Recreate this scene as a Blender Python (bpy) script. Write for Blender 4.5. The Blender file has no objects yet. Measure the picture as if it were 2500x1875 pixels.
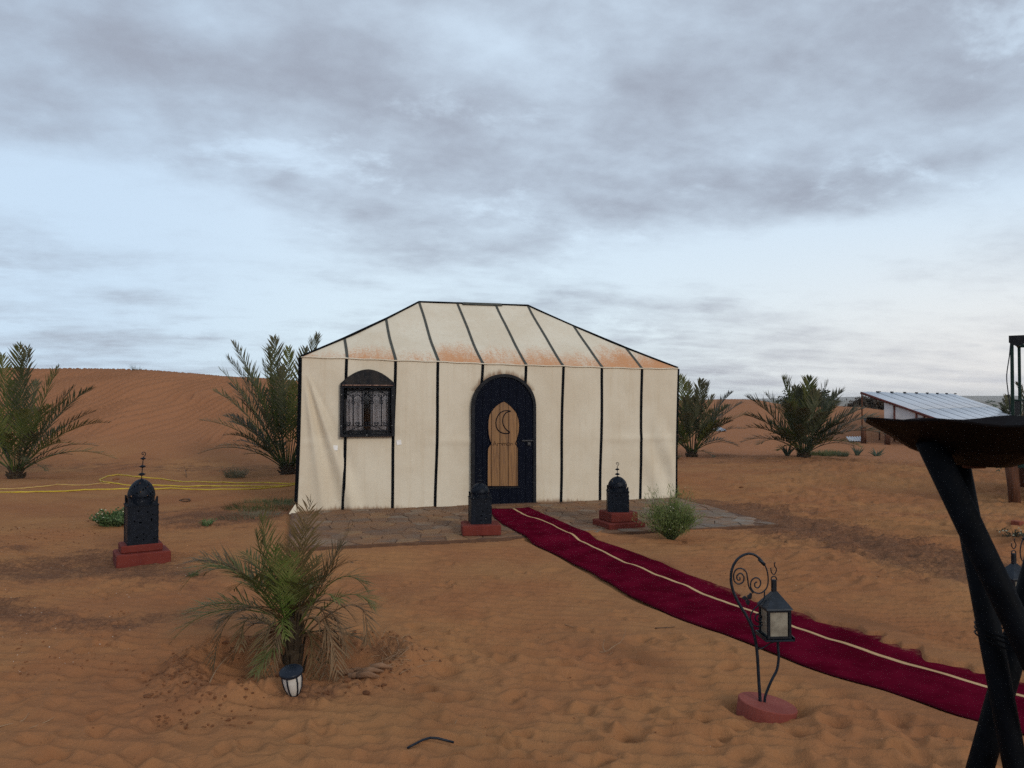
import bpy, math, random
import numpy as np
from mathutils import Vector, Matrix

random.seed(7)
rng = np.random.default_rng(11)
sc = bpy.context.scene
COL = sc.collection
PI = math.pi

# ------------------------------------------------------------------ camera
F = 1878.0                       # focal length in photo pixels (2500 wide)
CAMZ = 1.7
PITCH = math.atan((975 - 937.5) / F)
cam_d = bpy.data.cameras.new('camera')
cam_d.sensor_width = 36.0
cam_d.lens = 36.0 * F / 2500.0
cam_d.clip_start = 0.05
cam_d.clip_end = 12000
cam_d.dof.use_dof = True
cam_d.dof.focus_distance = 9.0
cam_d.dof.aperture_fstop = 11
cam = bpy.data.objects.new('camera', cam_d)
COL.objects.link(cam)
cam.location = (0, 0, CAMZ)
cam.rotation_euler = (PI / 2 + PITCH, 0, 0)
sc.camera = cam

# ------------------------------------------------------------------ world
SUN_AZ = math.radians(146)        # clockwise from +Y
SUN_EL = math.radians(24)
W = bpy.data.worlds.new('World')
sc.world = W
W.use_nodes = True
nt = W.node_tree
nt.nodes.clear()
N = nt.nodes


def nd(tree, t, **kw):
    n = tree.nodes.new(t)
    for k, v in kw.items():
        if k == 'inp':
            for a, b in v.items():
                if hasattr(b, 'is_linked') or isinstance(b, bpy.types.NodeSocket):
                    tree.links.new(b, n.inputs[a])
                else:
                    n.inputs[a].default_value = b
        else:
            setattr(n, k, v)
    return n


def mth(tree, op, a, b=None, c=None, clamp=False):
    n = tree.nodes.new('ShaderNodeMath')
    n.operation = op
    n.use_clamp = clamp
    for i, v in enumerate((a, b, c)):
        if v is None:
            continue
        if isinstance(v, bpy.types.NodeSocket):
            tree.links.new(v, n.inputs[i])
        else:
            n.inputs[i].default_value = v
    return n.outputs[0]


def mixc(tree, fac, a, b, mode='MIX'):
    n = tree.nodes.new('ShaderNodeMix')
    n.data_type = 'RGBA'
    n.blend_type = mode
    n.clamp_factor = True
    for s, v in ((n.inputs[0], fac), (n.inputs[6], a), (n.inputs[7], b)):
        if isinstance(v, bpy.types.NodeSocket):
            tree.links.new(v, s)
        elif isinstance(v, (tuple, list)):
            s.default_value = (*v[:3], 1)
        else:
            s.default_value = v
    return n.outputs[2]


def noise(tree, vec, scale, detail=4, rough=.5, dist=0.0):
    n = tree.nodes.new('ShaderNodeTexNoise')
    n.inputs['Scale'].default_value = scale
    n.inputs['Detail'].default_value = detail
    n.inputs['Roughness'].default_value = rough
    n.inputs['Distortion'].default_value = dist
    if vec is not None:
        tree.links.new(vec, n.inputs['Vector'])
    return n.outputs[0]


def smooth(tree, v, a, b):
    n = tree.nodes.new('ShaderNodeMapRange')
    n.interpolation_type = 'SMOOTHSTEP'
    tree.links.new(v, n.inputs[0])
    n.inputs[1].default_value = a
    n.inputs[2].default_value = b
    return n.outputs[0]


tc = nd(nt, 'ShaderNodeTexCoord').outputs['Generated']
nrm = nd(nt, 'ShaderNodeVectorMath', operation='NORMALIZE', inp={0: tc}).outputs[0]
sx = nd(nt, 'ShaderNodeSeparateXYZ', inp={0: nrm})
X, Y, Z = sx.outputs
zc = mth(nt, 'ADD', mth(nt, 'MAXIMUM', Z, 0.0), 0.26)
U = mth(nt, 'DIVIDE', X, zc)
V = mth(nt, 'DIVIDE', Y, zc)
uv = nd(nt, 'ShaderNodeCombineXYZ', inp={0: U, 1: V, 2: 3.7}).outputs[0]
uvr = nd(nt, 'ShaderNodeVectorRotate', rotation_type='Z_AXIS', inp={'Vector': uv, 'Angle': math.radians(-14)}).outputs[0]
uvs = nd(nt, 'ShaderNodeVectorMath', operation='MULTIPLY', inp={0: uvr, 1: (1.0, 1.10, 1.0)}).outputs[0]
zl = mth(nt, 'ADD', mth(nt, 'MAXIMUM', Z, 0.0), 0.085)
uvl = nd(nt, 'ShaderNodeCombineXYZ', inp={0: mth(nt, 'DIVIDE', X, zl), 1: mth(nt, 'DIVIDE', Y, zl), 2: 8.1}).outputs[0]
uvl = nd(nt, 'ShaderNodeVectorRotate', rotation_type='Z_AXIS', inp={'Vector': uvl, 'Angle': math.radians(-16)}).outputs[0]
uvl = nd(nt, 'ShaderNodeVectorMath', operation='MULTIPLY', inp={0: uvl, 1: (.55, 1.0, 1.0)}).outputs[0]
n1 = noise(nt, uvs, 0.75, 8, .50, .1)
n4 = noise(nt, uvl, 1.7, 8, .58, .1)
n2 = noise(nt, uvs, 2.6, 9, .56, .1)
n3 = noise(nt, uvs, 8.5, 8, .60, .1)
AZ = mth(nt, 'ARCTAN2', X, Y)
EL = mth(nt, 'ARCSINE', Z)


def px_ang(px, py):
    xc, yc = (px - 1250) / F, (937.5 - py) / F
    y = math.cos(PITCH) - yc * math.sin(PITCH)
    z = math.sin(PITCH) + yc * math.cos(PITCH)
    return math.atan2(xc, y), math.atan2(z, math.hypot(xc, y))


def blob(px, py, sx_, sy_, w, rot=0.0):
    a0, e0 = px_ang(px, py)
    da = mth(nt, 'SUBTRACT', AZ, a0)
    de = mth(nt, 'SUBTRACT', EL, e0)
    c, s = math.cos(rot), math.sin(rot)
    p = mth(nt, 'ADD', mth(nt, 'MULTIPLY', da, c), mth(nt, 'MULTIPLY', de, s))
    q = mth(nt, 'SUBTRACT', mth(nt, 'MULTIPLY', de, c), mth(nt, 'MULTIPLY', da, s))
    p = mth(nt, 'MULTIPLY', p, F / sx_)
    q = mth(nt, 'MULTIPLY', q, F / sy_)
    r = mth(nt, 'ADD', mth(nt, 'MULTIPLY', p, p), mth(nt, 'MULTIPLY', q, q))
    return mth(nt, 'MULTIPLY', mth(nt, 'EXPONENT', mth(nt, 'MULTIPLY', r, -1.0)), w)


blobs = [
    (1000, 290, 330, 120, .28, math.radians(-12)), (1740, 235, 420, 95, .26, math.radians(3)),
    (430, 130, 330, 110, .25, math.radians(-8)), (2250, 330, 420, 150, .18, math.radians(14)),
    (1560, 500, 420, 60, .16, math.radians(8)), (2050, 480, 300, 60, .10, math.radians(10)), (60, 300, 260, 70, .18, 0), (1500, 700, 500, 30, .12, math.radians(6)),
    (2350, 620, 330, 45, .16, math.radians(8)), (780, 655, 330, 60, .16, math.radians(-10)),
    (220, 500, 430, 120, -.50, math.radians(-14)), (640, 560, 260, 90, -.20, math.radians(-14)),
    (690, 720, 260, 60, -.34, 0), (760, 400, 160, 50, -.18, math.radians(-25)),
    (1960, 620, 350, 75, -.52, math.radians(4)), (1400, 690, 330, 40, -.22, 0), (2300, 700, 300, 60, -.22, 0), (1180, 110, 170, 60, -.26, math.radians(-20)), (2150, 780, 420, 70, -.22, 0),
    (1420, 620, 500, 60, -.10, 0), (560, 60, 120, 40, -.14, 0), (200, 210, 150, 40, -.16, math.radians(-20)), (2400, 60, 250, 60, -.15, 0),
]
dens = mth(nt, 'ADD', mth(nt, 'MULTIPLY', smooth(nt, EL, 0.0, 0.50), .26), .30)
dens = mth(nt, 'ADD', dens, mth(nt, 'MULTIPLY', mth(nt, 'SUBTRACT', n1, .5), 1.0))
dens = mth(nt, 'ADD', dens, mth(nt, 'MULTIPLY', mth(nt, 'SUBTRACT', n2, .5), .95))
dens = mth(nt, 'ADD', dens, mth(nt, 'MULTIPLY', mth(nt, 'SUBTRACT', n3, .5), .60))
dens = mth(nt, 'ADD', dens, mth(nt, 'MULTIPLY', mth(nt, 'MULTIPLY', mth(nt, 'SUBTRACT', n4, .5), mth(nt, 'SUBTRACT', 1.0, smooth(nt, EL, .10, .34))), 1.4))
for b in blobs:
    dens = mth(nt, 'ADD', dens, blob(*b))
nfk = noise(nt, uvs, 3.4, 6, .62, .2)
dens = mth(nt, 'SUBTRACT', dens, mth(nt, 'MULTIPLY', smooth(nt, nfk, .56, .74), .38))
dens = smooth(nt, dens, -0.06, 1.04)
warm = mth(nt, 'MULTIPLY', smooth(nt, AZ, -0.05, .62), mth(nt, 'SUBTRACT', 1.0, smooth(nt, EL, .0, .26)))
hor = mth(nt, 'SUBTRACT', 1.0, smooth(nt, EL, .0, .30))
leftness = mth(nt, 'SUBTRACT', 1.0, smooth(nt, AZ, -.55, -.12))
bright = mixc(nt, hor, (.67, .81, .96), (.76, .90, .98))
bright = mixc(nt, mth(nt, 'MULTIPLY', leftness, .8), bright, (.60, .76, .94))
bright = mixc(nt, mth(nt, 'MULTIPLY', warm, 1.0), bright, (.90, .88, .86))
dark = mixc(nt, warm, (.350, .385, .465), (.63, .64, .68))
skyc = mixc(nt, dens, bright, dark)
ns = nd(nt, 'ShaderNodeTexSky', sky_type='NISHITA')
ns.sun_disc = False
ns.sun_elevation = SUN_EL
ns.sun_rotation = SUN_AZ
ns.dust_density = 3.0
bg1 = nd(nt, 'ShaderNodeBackground', inp={'Color': ns.outputs[0], 'Strength': .07})
bg2 = nd(nt, 'ShaderNodeBackground', inp={'Color': skyc, 'Strength': 1.05})
mx = nd(nt, 'ShaderNodeMixShader', inp={0: .90, 1: bg1.outputs[0], 2: bg2.outputs[0]})
wo = nd(nt, 'ShaderNodeOutputWorld', inp={0: mx.outputs[0]})

sun_d = bpy.data.lights.new('sun', 'SUN')
sun_d.energy = 1.2
sun_d.angle = math.radians(13)
sun_d.color = (1.0, .93, .84)
sun = bpy.data.objects.new('sun', sun_d)
COL.objects.link(sun)
sd = Vector((math.sin(SUN_AZ) * math.cos(SUN_EL), math.cos(SUN_AZ) * math.cos(SUN_EL), math.sin(SUN_EL)))
sun.rotation_euler = sd.to_track_quat('Z', 'Y').to_euler()
sun.location = (20, 5, 20)

sc.view_settings.view_transform = 'Standard'
sc.view_settings.look = 'None'
sc.view_settings.gamma = 1
sc.view_settings.exposure = 0
sc.view_settings.use_curve_mapping = False
sc.cycles.max_bounces = 6
sc.cycles.transparent_max_bounces = 16
sc.cycles.use_denoising = False


# ------------------------------------------------------------------ helpers
def ray(px, py):
    xc, yc = (px - 1250) / F, (937.5 - py) / F
    y = math.cos(PITCH) - yc * math.sin(PITCH)
    z = math.sin(PITCH) + yc * math.cos(PITCH)
    return xc / y, z / y


def at_depth(px, py, d):
    a, b = ray(px, py)
    return Vector((a * d, d, CAMZ + b * d))


def tag(o, label=None, cat=None, group=None, kind=None):
    if label: o['label'] = label
    if cat: o['category'] = cat
    if group: o['group'] = group
    if kind: o['kind'] = kind
    return o


def empty(name, loc=(0, 0, 0), rz=0.0):
    o = bpy.data.objects.new(name, None)
    COL.objects.link(o)
    o.location = loc
    o.rotation_euler = (0, 0, rz)
    o.empty_display_size = .1
    return o


def copy_tree(o, parent=None):
    c = o.copy()
    COL.objects.link(c)
    c.parent = parent
    for ch in o.children:
        copy_tree(ch, c)
    return c


class MB:
    def __init__(s):
        s.v = []
        s.f = []

    def add(s, vs, fs):
        b = len(s.v)
        s.v += [tuple(p) for p in vs]
        s.f += [tuple(b + i for i in f) for f in fs]
        return s

    def box(s, c, size, rz=0.0, M=None, bev=0.0):
        hx, hy, hz = size[0] / 2, size[1] / 2, size[2] / 2
        if bev > 0:
            b = min(bev, hx * .9, hy * .9, hz * .9)
            vs = []
            for z, k in ((-hz, b), (-hz + b, 0), (hz - b, 0), (hz, b)):
                x, y = hx - k, hy - k
                c8 = [(x - b, -y), (x, -y + b), (x, y - b), (x - b, y), (-x + b, y), (-x, y - b), (-x, -y + b), (-x + b, -y)]
                vs += [(p[0], p[1], z) for p in c8]
            fs = [tuple(range(7, -1, -1)), tuple(range(24, 32))]
            for r in range(3):
                for i in range(8):
                    j = (i + 1) % 8
                    fs.append((r * 8 + i, r * 8 + j, r * 8 + 8 + j, r * 8 + 8 + i))
        else:
            vs = [(x, y, z) for z in (-hz, hz) for x, y in ((-hx, -hy), (hx, -hy), (hx, hy), (-hx, hy))]
            fs = [(3, 2, 1, 0), (4, 5, 6, 7), (0, 1, 5, 4), (1, 2, 6, 5), (2, 3, 7, 6), (3, 0, 4, 7)]
        if M is None:
            M = Matrix.Rotation(rz, 3, 'Z')
        c = Vector(c)
        return s.add([M @ Vector(p) + c for p in vs], fs)

    def tube(s, pts, r, n=6, cap=True, flat=1.0):
        pts = [Vector(p) for p in pts]
        m = len(pts)
        rs = r if isinstance(r, (list, tuple)) else [r] * m
        if len(rs) == 2 and m != 2:
            rs = [rs[0] + (rs[1] - rs[0]) * i / (m - 1) for i in range(m)]
        t0 = (pts[1] - pts[0]).normalized()
        up = Vector((0, 1, 0)) if abs(t0.y) < .8 else Vector((0, 0, 1))
        a = t0.cross(up).normalized()
        vs, fs = [], []
        for i, p in enumerate(pts):
            t = (pts[min(i + 1, m - 1)] - pts[max(i - 1, 0)])
            if t.length < 1e-9: t = t0
            t = t.normalized()
            a = (a - t * a.dot(t))
            a = a.normalized() if a.length > 1e-6 else t.orthogonal().normalized()
            b = t.cross(a)
            for k in range(n):
                th = 2 * PI * k / n
                vs.append(p + a * (math.cos(th) * rs[i]) + b * (math.sin(th) * rs[i] * flat))
        for i in range(m - 1):
            for k in range(n):
                k2 = (k + 1) % n
                fs.append((i * n + k, i * n + k2, (i + 1) * n + k2, (i + 1) * n + k))
        if cap:
            fs.append(tuple(range(n - 1, -1, -1)))
            fs.append(tuple((m - 1) * n + k for k in range(n)))
        return s.add(vs, fs)

    def lathe(s, prof, n=16, c=(0, 0, 0), skip=None):
        c = Vector(c)
        vs = [c + Vector((r * math.cos(2 * PI * k / n), r * math.sin(2 * PI * k / n), z)) for r, z in prof for k in range(n)]
        fs = []
        for i in range(len(prof) - 1):
            for k in range(n):
                if skip and skip(i, k): continue
                k2 = (k + 1) % n
                fs.append((i * n + k, i * n + k2, (i + 1) * n + k2, (i + 1) * n + k))
        return s.add(vs, fs)

    def prism(s, front, back):
        """front/back: equal lists of points"""
        n = len(front)
        fs = [tuple(range(n)), tuple(range(2 * n - 1, n - 1, -1))]
        for i in range(n):
            j = (i + 1) % n
            fs.append((j, i, n + i, n + j))
        return s.add(list(front) + list(back), fs)

    def build(s, name, mat, parent=None, smooth=False, loc=None):
        me = bpy.data.meshes.new(name)
        me.from_pydata(s.v, [], s.f)
        me.materials.append(mat)
        if smooth:
            me.polygons.foreach_set('use_smooth', [True] * len(me.polygons))
        me.update()
        o = bpy.data.objects.new(name, me)
        COL.objects.link(o)
        if parent is not None: o.parent = parent
        if loc is not None: o.location = loc
        return o


def smooth_path(pts, k=5):
    """Catmull-Rom"""
    P = [Vector(p) for p in pts]
    P = [P[0] * 2 - P[1]] + P + [P[-1] * 2 - P[-2]]
    out = []
    for i in range(1, len(P) - 2):
        for j in range(k):
            t = j / k
            a, b, c, d = P[i - 1], P[i], P[i + 1], P[i + 2]
            out.append(.5 * ((2 * b) + (c - a) * t + (2 * a - 5 * b + 4 * c - d) * t * t + (3 * b - a - 3 * c + d) * t ** 3))
    out.append(P[-2])
    return out


# ------------------------------------------------------------------ materials
def new_mat(name):
    m = bpy.data.materials.new(name)
    m.use_nodes = True
    t = m.node_tree
    return m, t, t.nodes['Principled BSDF'], t.nodes['Material Output']


def mat(name, c1, c2=None, scale=8, rough=.7, metal=0.0, bump=0.0, bscale=40, stretch=(1, 1, 1), detail=5, rand=0.0, spec=.2, contrast=1.0, coord='Object'):
    m, t, p, o = new_mat(name)
    tcn = nd(t, 'ShaderNodeTexCoord').outputs[coord]
    v = nd(t, 'ShaderNodeVectorMath', operation='MULTIPLY', inp={0: tcn, 1: stretch}).outputs[0]
    if c2 is not None:
        n = noise(t, v, scale, detail, .6)
        w = .18 / contrast
        c = mixc(t, smooth(t, n, .5 - w, .5 + w), c1, c2)
    else:
        n = noise(t, v, scale, detail, .6)
        c = mixc(t, n, tuple(x * .88 for x in c1), tuple(min(1, x * 1.12) for x in c1))
    if rand:
        oi = nd(t, 'ShaderNodeObjectInfo').outputs['Random']
        f = mth(t, 'ADD', mth(t, 'MULTIPLY', oi, rand * 2), 1 - rand)
        cc = nd(t, 'ShaderNodeCombineColor', inp={0: f, 1: f, 2: f}).outputs[0]
        c = mixc(t, 1.0, c, cc, 'MULTIPLY')
    t.links.new(c, p.inputs['Base Color'])
    rn = mth(t, 'ADD', mth(t, 'MULTIPLY', n, .2), rough - .1, clamp=True)
    t.links.new(rn, p.inputs['Roughness'])
    p.inputs['Metallic'].default_value = metal
    if spec is not None: p.inputs['Specular IOR Level'].default_value = spec
    if bump:
        bn = noise(t, v, bscale, 4, .6)
        b = nd(t, 'ShaderNodeBump', inp={'Height': bn, 'Strength': bump, 'Distance': .01})
        t.links.new(b.outputs[0], p.inputs['Normal'])
    return m


M = {}
M['black_cloth'] = mat('black_cloth', (.003, .004, .005), (.007, .008, .010), 30, .9, spec=.03)
M['roof_trim'] = mat('roof_trim', (.050, .052, .045), (.080, .078, .062), 12, .8, spec=.2)
M['navy'] = mat('navy_paint', (.0025, .0035, .008), (.006, .008, .016), 9, .6, bump=.25, bscale=30, stretch=(12, 12, .8), spec=.04)
M['frame_black'] = mat('frame_black', (.006, .007, .010), (.022, .022, .024), 14, .6, bump=.3, contrast=.6, spec=.12)
M['black_iron'] = mat('black_iron', (.006, .007, .010), (.014, .016, .021), 22, .5, metal=.2, bump=.2, spec=.2)
M['lantern_iron'] = mat('lantern_iron', (.003, .005, .009), (.007, .010, .017), 26, .5, metal=.1, bump=.25, bscale=60, spec=.15)
_t = M['lantern_iron'].node_tree
_p = _t.nodes['Principled BSDF']
_g = nd(_t, 'ShaderNodeTexCoord').outputs['Object']
_n = noise(_t, _g, 55, 2, .5)
_old = _p.inputs['Base Color'].links[0].from_socket
_c = mixc(_t, mth(_t, 'MULTIPLY', smooth(_t, _n, .735, .76), .8), _old, (.50, .49, .46))
_t.links.new(_c, _p.inputs['Base Color'])
M['blue_iron'] = mat('blue_iron', (.006, .010, .016), (.014, .021, .032), 16, .45, metal=.25, bump=.15, spec=.3)
M['red_base'] = mat('red_painted_concrete', (.125, .020, .014), (.160, .030, .020), 7, .8, bump=.3, bscale=25)
M['red_base2'] = mat('pink_red_concrete', (.24, .062, .045), (.195, .045, .034), 5, .85, bump=.3, bscale=30)
M['brown_wood'] = mat('brown_post_wood', (.11, .040, .018), (.060, .024, .013), 5, .8, bump=.4, stretch=(8, 8, .7))
M['bark'] = mat('palm_bark', (.028, .019, .012), (.065, .045, .026), 18, .9, bump=.8, stretch=(1, 1, 2.5))
M['green_metal'] = mat('green_black_metal', (.006, .022, .016), (.014, .034, .026), 10, .45, metal=.2)
M['red_steel'] = mat('red_brown_steel', (.11, .028, .020), (.075, .022, .018), 8, .6)
M['white_cloth'] = mat('white_sheet', (.60, .60, .60), (.48, .47, .47), 1.5, .8)
M['bowl_steel'] = mat('bowl_steel', (.0016, .0007, .0009), (.004, .0016, .0016), 7, .6, metal=.1, bump=.2, spec=.10)
M['leg_pipe'] = mat('leg_pipe', (.0015, .002, .003), (.004, .005, .007), 14, .6, bump=.3, spec=.05)
M['rust'] = mat('rusty_block', (.09, .035, .018), (.02, .010, .008), 30, .8, bump=.4, contrast=2)
M['hose'] = mat('yellow_hose', (.55, .40, .035), (.44, .29, .04), 4, .5)
M['hose_dusty'] = mat('dusty_hose', (.48, .33, .10), (.40, .24, .09), 6, .7)
M['shade'] = mat('frosted_glass', (.27, .245, .19), (.15, .13, .10), 14, .35, spec=.3)
M['solar_white'] = mat('solar_lamp_white', (.62, .60, .55), (.50, .47, .42), 12, .35)
M['plastic_black'] = mat('plastic_black', (.008, .012, .020), (.013, .018, .028), 14, .38)
M['brick'] = mat('brick_red', (.25, .07, .04), (.18, .05, .03), 20, .9, bump=.4)
M['clod'] = mat('soil_clod', (.150, .060, .026), (.215, .090, .038), 16, .95, bump=.6, rand=.2)
M['chip'] = mat('pale_chip', (.62, .50, .40), (.45, .33, .25), 20, .8)
M['twig'] = mat('dry_twig', (.36, .24, .14), (.24, .14, .08), 14, .85)
M['darktwig'] = mat('dark_stick', (.12, .07, .04), (.07, .04, .025), 14, .85)
M['mortar'] = mat('slab_mortar', (.10, .052, .032), (.15, .080, .046), 6, .9, bump=.7, bscale=25)
M['curtain'] = mat('curtain', (.52, .50, .48), (.44, .42, .41), 4, .9)
M['tape'] = mat('tape_square', (.88, .86, .82), (.70, .64, .56), 10, .35)
M['ledge'] = mat('worn_ledge', (.42, .25, .18), (.12, .07, .06), 18, .8, contrast=1.5)
M['flower'] = mat('small_white_flower', (.75, .72, .55), (.6, .56, .35), 10, .8)
M['thread'] = mat('metal_latch', (.05, .055, .06), (.10, .10, .10), 30, .4, metal=.8)
M['wirewhite'] = mat('white_clip', (.5, .5, .48), None, 10, .6)


def leaf_mat(name, c1, c2, trans=.25, rough=.55):
    m, t, p, o = new_mat(name)
    g = nd(t, 'ShaderNodeTexCoord').outputs['Object']
    n = noise(t, g, 6, 3, .6)
    ti = nd(t, 'ShaderNodeAttribute', attribute_name='tip').outputs['Fac']
    oi = nd(t, 'ShaderNodeObjectInfo').outputs['Random']
    c = mixc(t, smooth(t, n, .35, .65), c1, c2)
    c = mixc(t, mth(t, 'MULTIPLY', ti, .75), c, (.20, .125, .065))
    f = mth(t, 'ADD', mth(t, 'MULTIPLY', oi, .5), .75)
    cc = nd(t, 'ShaderNodeCombineColor', inp={0: f, 1: f, 2: f}).outputs[0]
    c = mixc(t, 1.0, c, cc, 'MULTIPLY')
    t.links.new(c, p.inputs['Base Color'])
    p.inputs['Roughness'].default_value = rough
    p.inputs['Specular IOR Level'].default_value = .12
    tr = nd(t, 'ShaderNodeBsdfTranslucent', inp={'Color': c})
    ms = nd(t, 'ShaderNodeMixShader', inp={0: trans, 1: p.outputs[0], 2: tr.outputs[0]})
    t.links.new(ms.outputs[0], o.inputs[0])
    return m


M['frond_far'] = leaf_mat('frond_far', (.056, .070, .036), (.092, .102, .056))
M['frond_green'] = leaf_mat('frond_green', (.075, .105, .026), (.130, .145, .045))
M['frond_bright'] = leaf_mat('frond_bright', (.085, .145, .025), (.14, .18, .05))
M['frond_dry'] = leaf_mat('frond_dry', (.145, .088, .045), (.21, .135, .075), .15)
M['frond_brown'] = leaf_mat('frond_brown', (.095, .070, .028), (.135, .090, .042), .15)
M['rachis'] = mat('frond_rib', (.14, .13, .06), (.10, .09, .045), 10, .6)
M['bush'] = leaf_mat('bush_green', (.16, .215, .060), (.27, .32, .12), .35)
M['bushdark'] = leaf_mat('dark_shrub', (.040, .052, .026), (.065, .075, .042), .1)
M['bushbrown'] = leaf_mat('brown_shrub', (.065, .050, .036), (.10, .08, .06), .1)
M['grass'] = leaf_mat('grass_green', (.075, .10, .04), (.12, .13, .06), .25)
M['grass_grey'] = leaf_mat('grass_grey', (.12, .12, .075), (.16, .15, .10), .25)
M['aloe'] = leaf_mat('aloe', (.05, .075, .05), (.08, .10, .07), .1)
M['clump'] = leaf_mat('flowering_clump', (.09, .16, .055), (.14, .21, .09), .25)


# canvas
def canvas(name, roof):
    m, t, p, o = new_mat(name)
    g = nd(t, 'ShaderNodeTexCoord').outputs['Object']
    st = nd(t, 'ShaderNodeAttribute', attribute_name='stain').outputs['Fac']
    dr = nd(t, 'ShaderNodeAttribute', attribute_name='dirt').outputs['Fac']
    n1 = noise(t, g, 1.1, 5, .6)
    v = nd(t, 'ShaderNodeVectorMath', operation='MULTIPLY', inp={0: g, 1: (14, 14, .7)}).outputs[0]
    n2 = noise(t, v, 1.0, 5, .65)
    nf = noise(t, g, 38, 6, .75)
    gs = nd(t, 'ShaderNodeSeparateXYZ', inp={0: g}).outputs
    along = mth(t, 'ADD', mth(t, 'MULTIPLY', gs[0], float(TU[0]) if 'TU' in globals() else .9646), mth(t, 'MULTIPLY', gs[1], .2637))
    gv = nd(t, 'ShaderNodeCombineXYZ', inp={0: mth(t, 'MULTIPLY', along, 2.6), 1: 0.0, 2: gs[2]}).outputs[0]
    nm = noise(t, gv, 3.2, 5, .65)
    c = mixc(t, smooth(t, n1, .36, .64), (.70, .62, .485), (.64, .55, .415))
    c = mixc(t, mth(t, 'MULTIPLY', smooth(t, n2, .45, .75), .35), c, (.55, .44, .30))
    if roof:
        f = mth(t, 'ADD', st, mth(t, 'MULTIPLY', mth(t, 'SUBTRACT', nf, .5), 2.4))
        f = mth(t, 'ADD', f, mth(t, 'MULTIPLY', mth(t, 'SUBTRACT', nm, .5), 1.1))
        f = smooth(t, f, .12, 1.0)
        oc = mixc(t, nm, (.47, .175, .055), (.60, .29, .13))
        c = mixc(t, mth(t, 'MULTIPLY', f, .92), c, oc)
    else:
        v2 = nd(t, 'ShaderNodeVectorMath', operation='MULTIPLY', inp={0: g, 1: (24, 24, 2.6)}).outputs[0]
        ns_ = noise(t, v2, 1.0, 5, .75)
        f = mth(t, 'ADD', dr, mth(t, 'MULTIPLY', mth(t, 'SUBTRACT', ns_, .5), 1.1))
        f = mth(t, 'MULTIPLY', smooth(t, f, .30, .85), smooth(t, dr, .02, .30))
        c = mixc(t, mth(t, 'MULTIPLY', f, .85), c, (.23, .125, .065))
    t.links.new(c, p.inputs['Base Color'])
    p.inputs['Roughness'].default_value = .85
    p.inputs['Specular IOR Level'].default_value = .2
    b1 = noise(t, g, 2.2, 3, .5)
    b = nd(t, 'ShaderNodeBump', inp={'Height': b1, 'Strength': .35, 'Distance': .05})
    wv = noise(t, g, 300, 2, .5)
    b2 = nd(t, 'ShaderNodeBump', inp={'Height': wv, 'Strength': .2, 'Distance': .002, 'Normal': b.outputs[0]})
    t.links.new(b2.outputs[0], p.inputs['Normal'])
    return m


M['canvas'] = canvas('cream_canvas', False)
M['canvas_roof'] = canvas('cream_canvas_roof', True)


def wood_mat():
    m, t, p, o = new_mat('varnished_pine')
    g = nd(t, 'ShaderNodeTexCoord').outputs['Object']
    oi = nd(t, 'ShaderNodeObjectInfo').outputs['Random']
    off = nd(t, 'ShaderNodeCombineXYZ', inp={0: mth(t, 'MULTIPLY', oi, 40.0), 1: 0.0, 2: mth(t, 'MULTIPLY', oi, 17.0)}).outputs[0]
    g2 = nd(t, 'ShaderNodeVectorMath', operation='ADD', inp={0: g, 1: off}).outputs[0]
    v = nd(t, 'ShaderNodeVectorMath', operation='MULTIPLY', inp={0: g2, 1: (26, 26, 1.6)}).outputs[0]
    n = noise(t, v, 1.0, 6, .65, 1.2)
    n2 = noise(t, v, 3.5, 4, .6, .4)
    c = mixc(t, smooth(t, n, .38, .66), (.240, .112, .032), (.140, .058, .015))
    c = mixc(t, mth(t, 'MULTIPLY', smooth(t, n2, .56, .74), .7), c, (.10, .042, .014))
    f = mth(t, 'ADD', mth(t, 'MULTIPLY', oi, .3), .85)
    cc = nd(t, 'ShaderNodeCombineColor', inp={0: f, 1: f, 2: f}).outputs[0]
    c = mixc(t, 1.0, c, cc, 'MULTIPLY')
    t.links.new(c, p.inputs['Base Color'])
    p.inputs['Roughness'].default_value = .5
    return m


M['pine'] = wood_mat()


def stone_mat(name, cols):
    m, t, p, o = new_mat(name)
    g = nd(t, 'ShaderNodeNewGeometry').outputs['Position']
    oi = nd(t, 'ShaderNodeObjectInfo').outputs['Random']
    cr = nd(t, 'ShaderNodeValToRGB')
    cr.color_ramp.interpolation = 'CONSTANT'
    e = cr.color_ramp.elements
    e[0].color = (*cols[0], 1)
    e[1].position = 1 / len(cols)
    e[1].color = (*cols[1], 1)
    for i in range(2, len(cols)):
        x = e.new(i / len(cols))
        x.color = (*cols[i], 1)
    t.links.new(oi, cr.inputs[0])
    n = noise(t, g, 7, 6, .65)
    n2 = noise(t, g, 2.2, 5, .6)
    nf = noise(t, g, 45, 4, .7)
    c = mixc(t, mth(t, 'MULTIPLY', smooth(t, n, .4, .7), .55), cr.outputs[0], (.15, .10, .075))
    c = mixc(t, mth(t, 'MULTIPLY', smooth(t, n2, .40, .62), .65), c, (.23, .112, .052))
    c = mixc(t, mth(t, 'MULTIPLY', smooth(t, nf, .62, .74), .4), c, (.40, .36, .32))
    t.links.new(c, p.inputs['Base Color'])
    t.links.new(mth(t, 'ADD', mth(t, 'MULTIPLY', n, .6), .35), p.inputs['Roughness'])
    p.inputs['Specular IOR Level'].default_value = .15
    b = nd(t, 'ShaderNodeBump', inp={'Height': n, 'Strength': .5, 'Distance': .02})
    t.links.new(b.outputs[0], p.inputs['Normal'])
    return m


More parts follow.
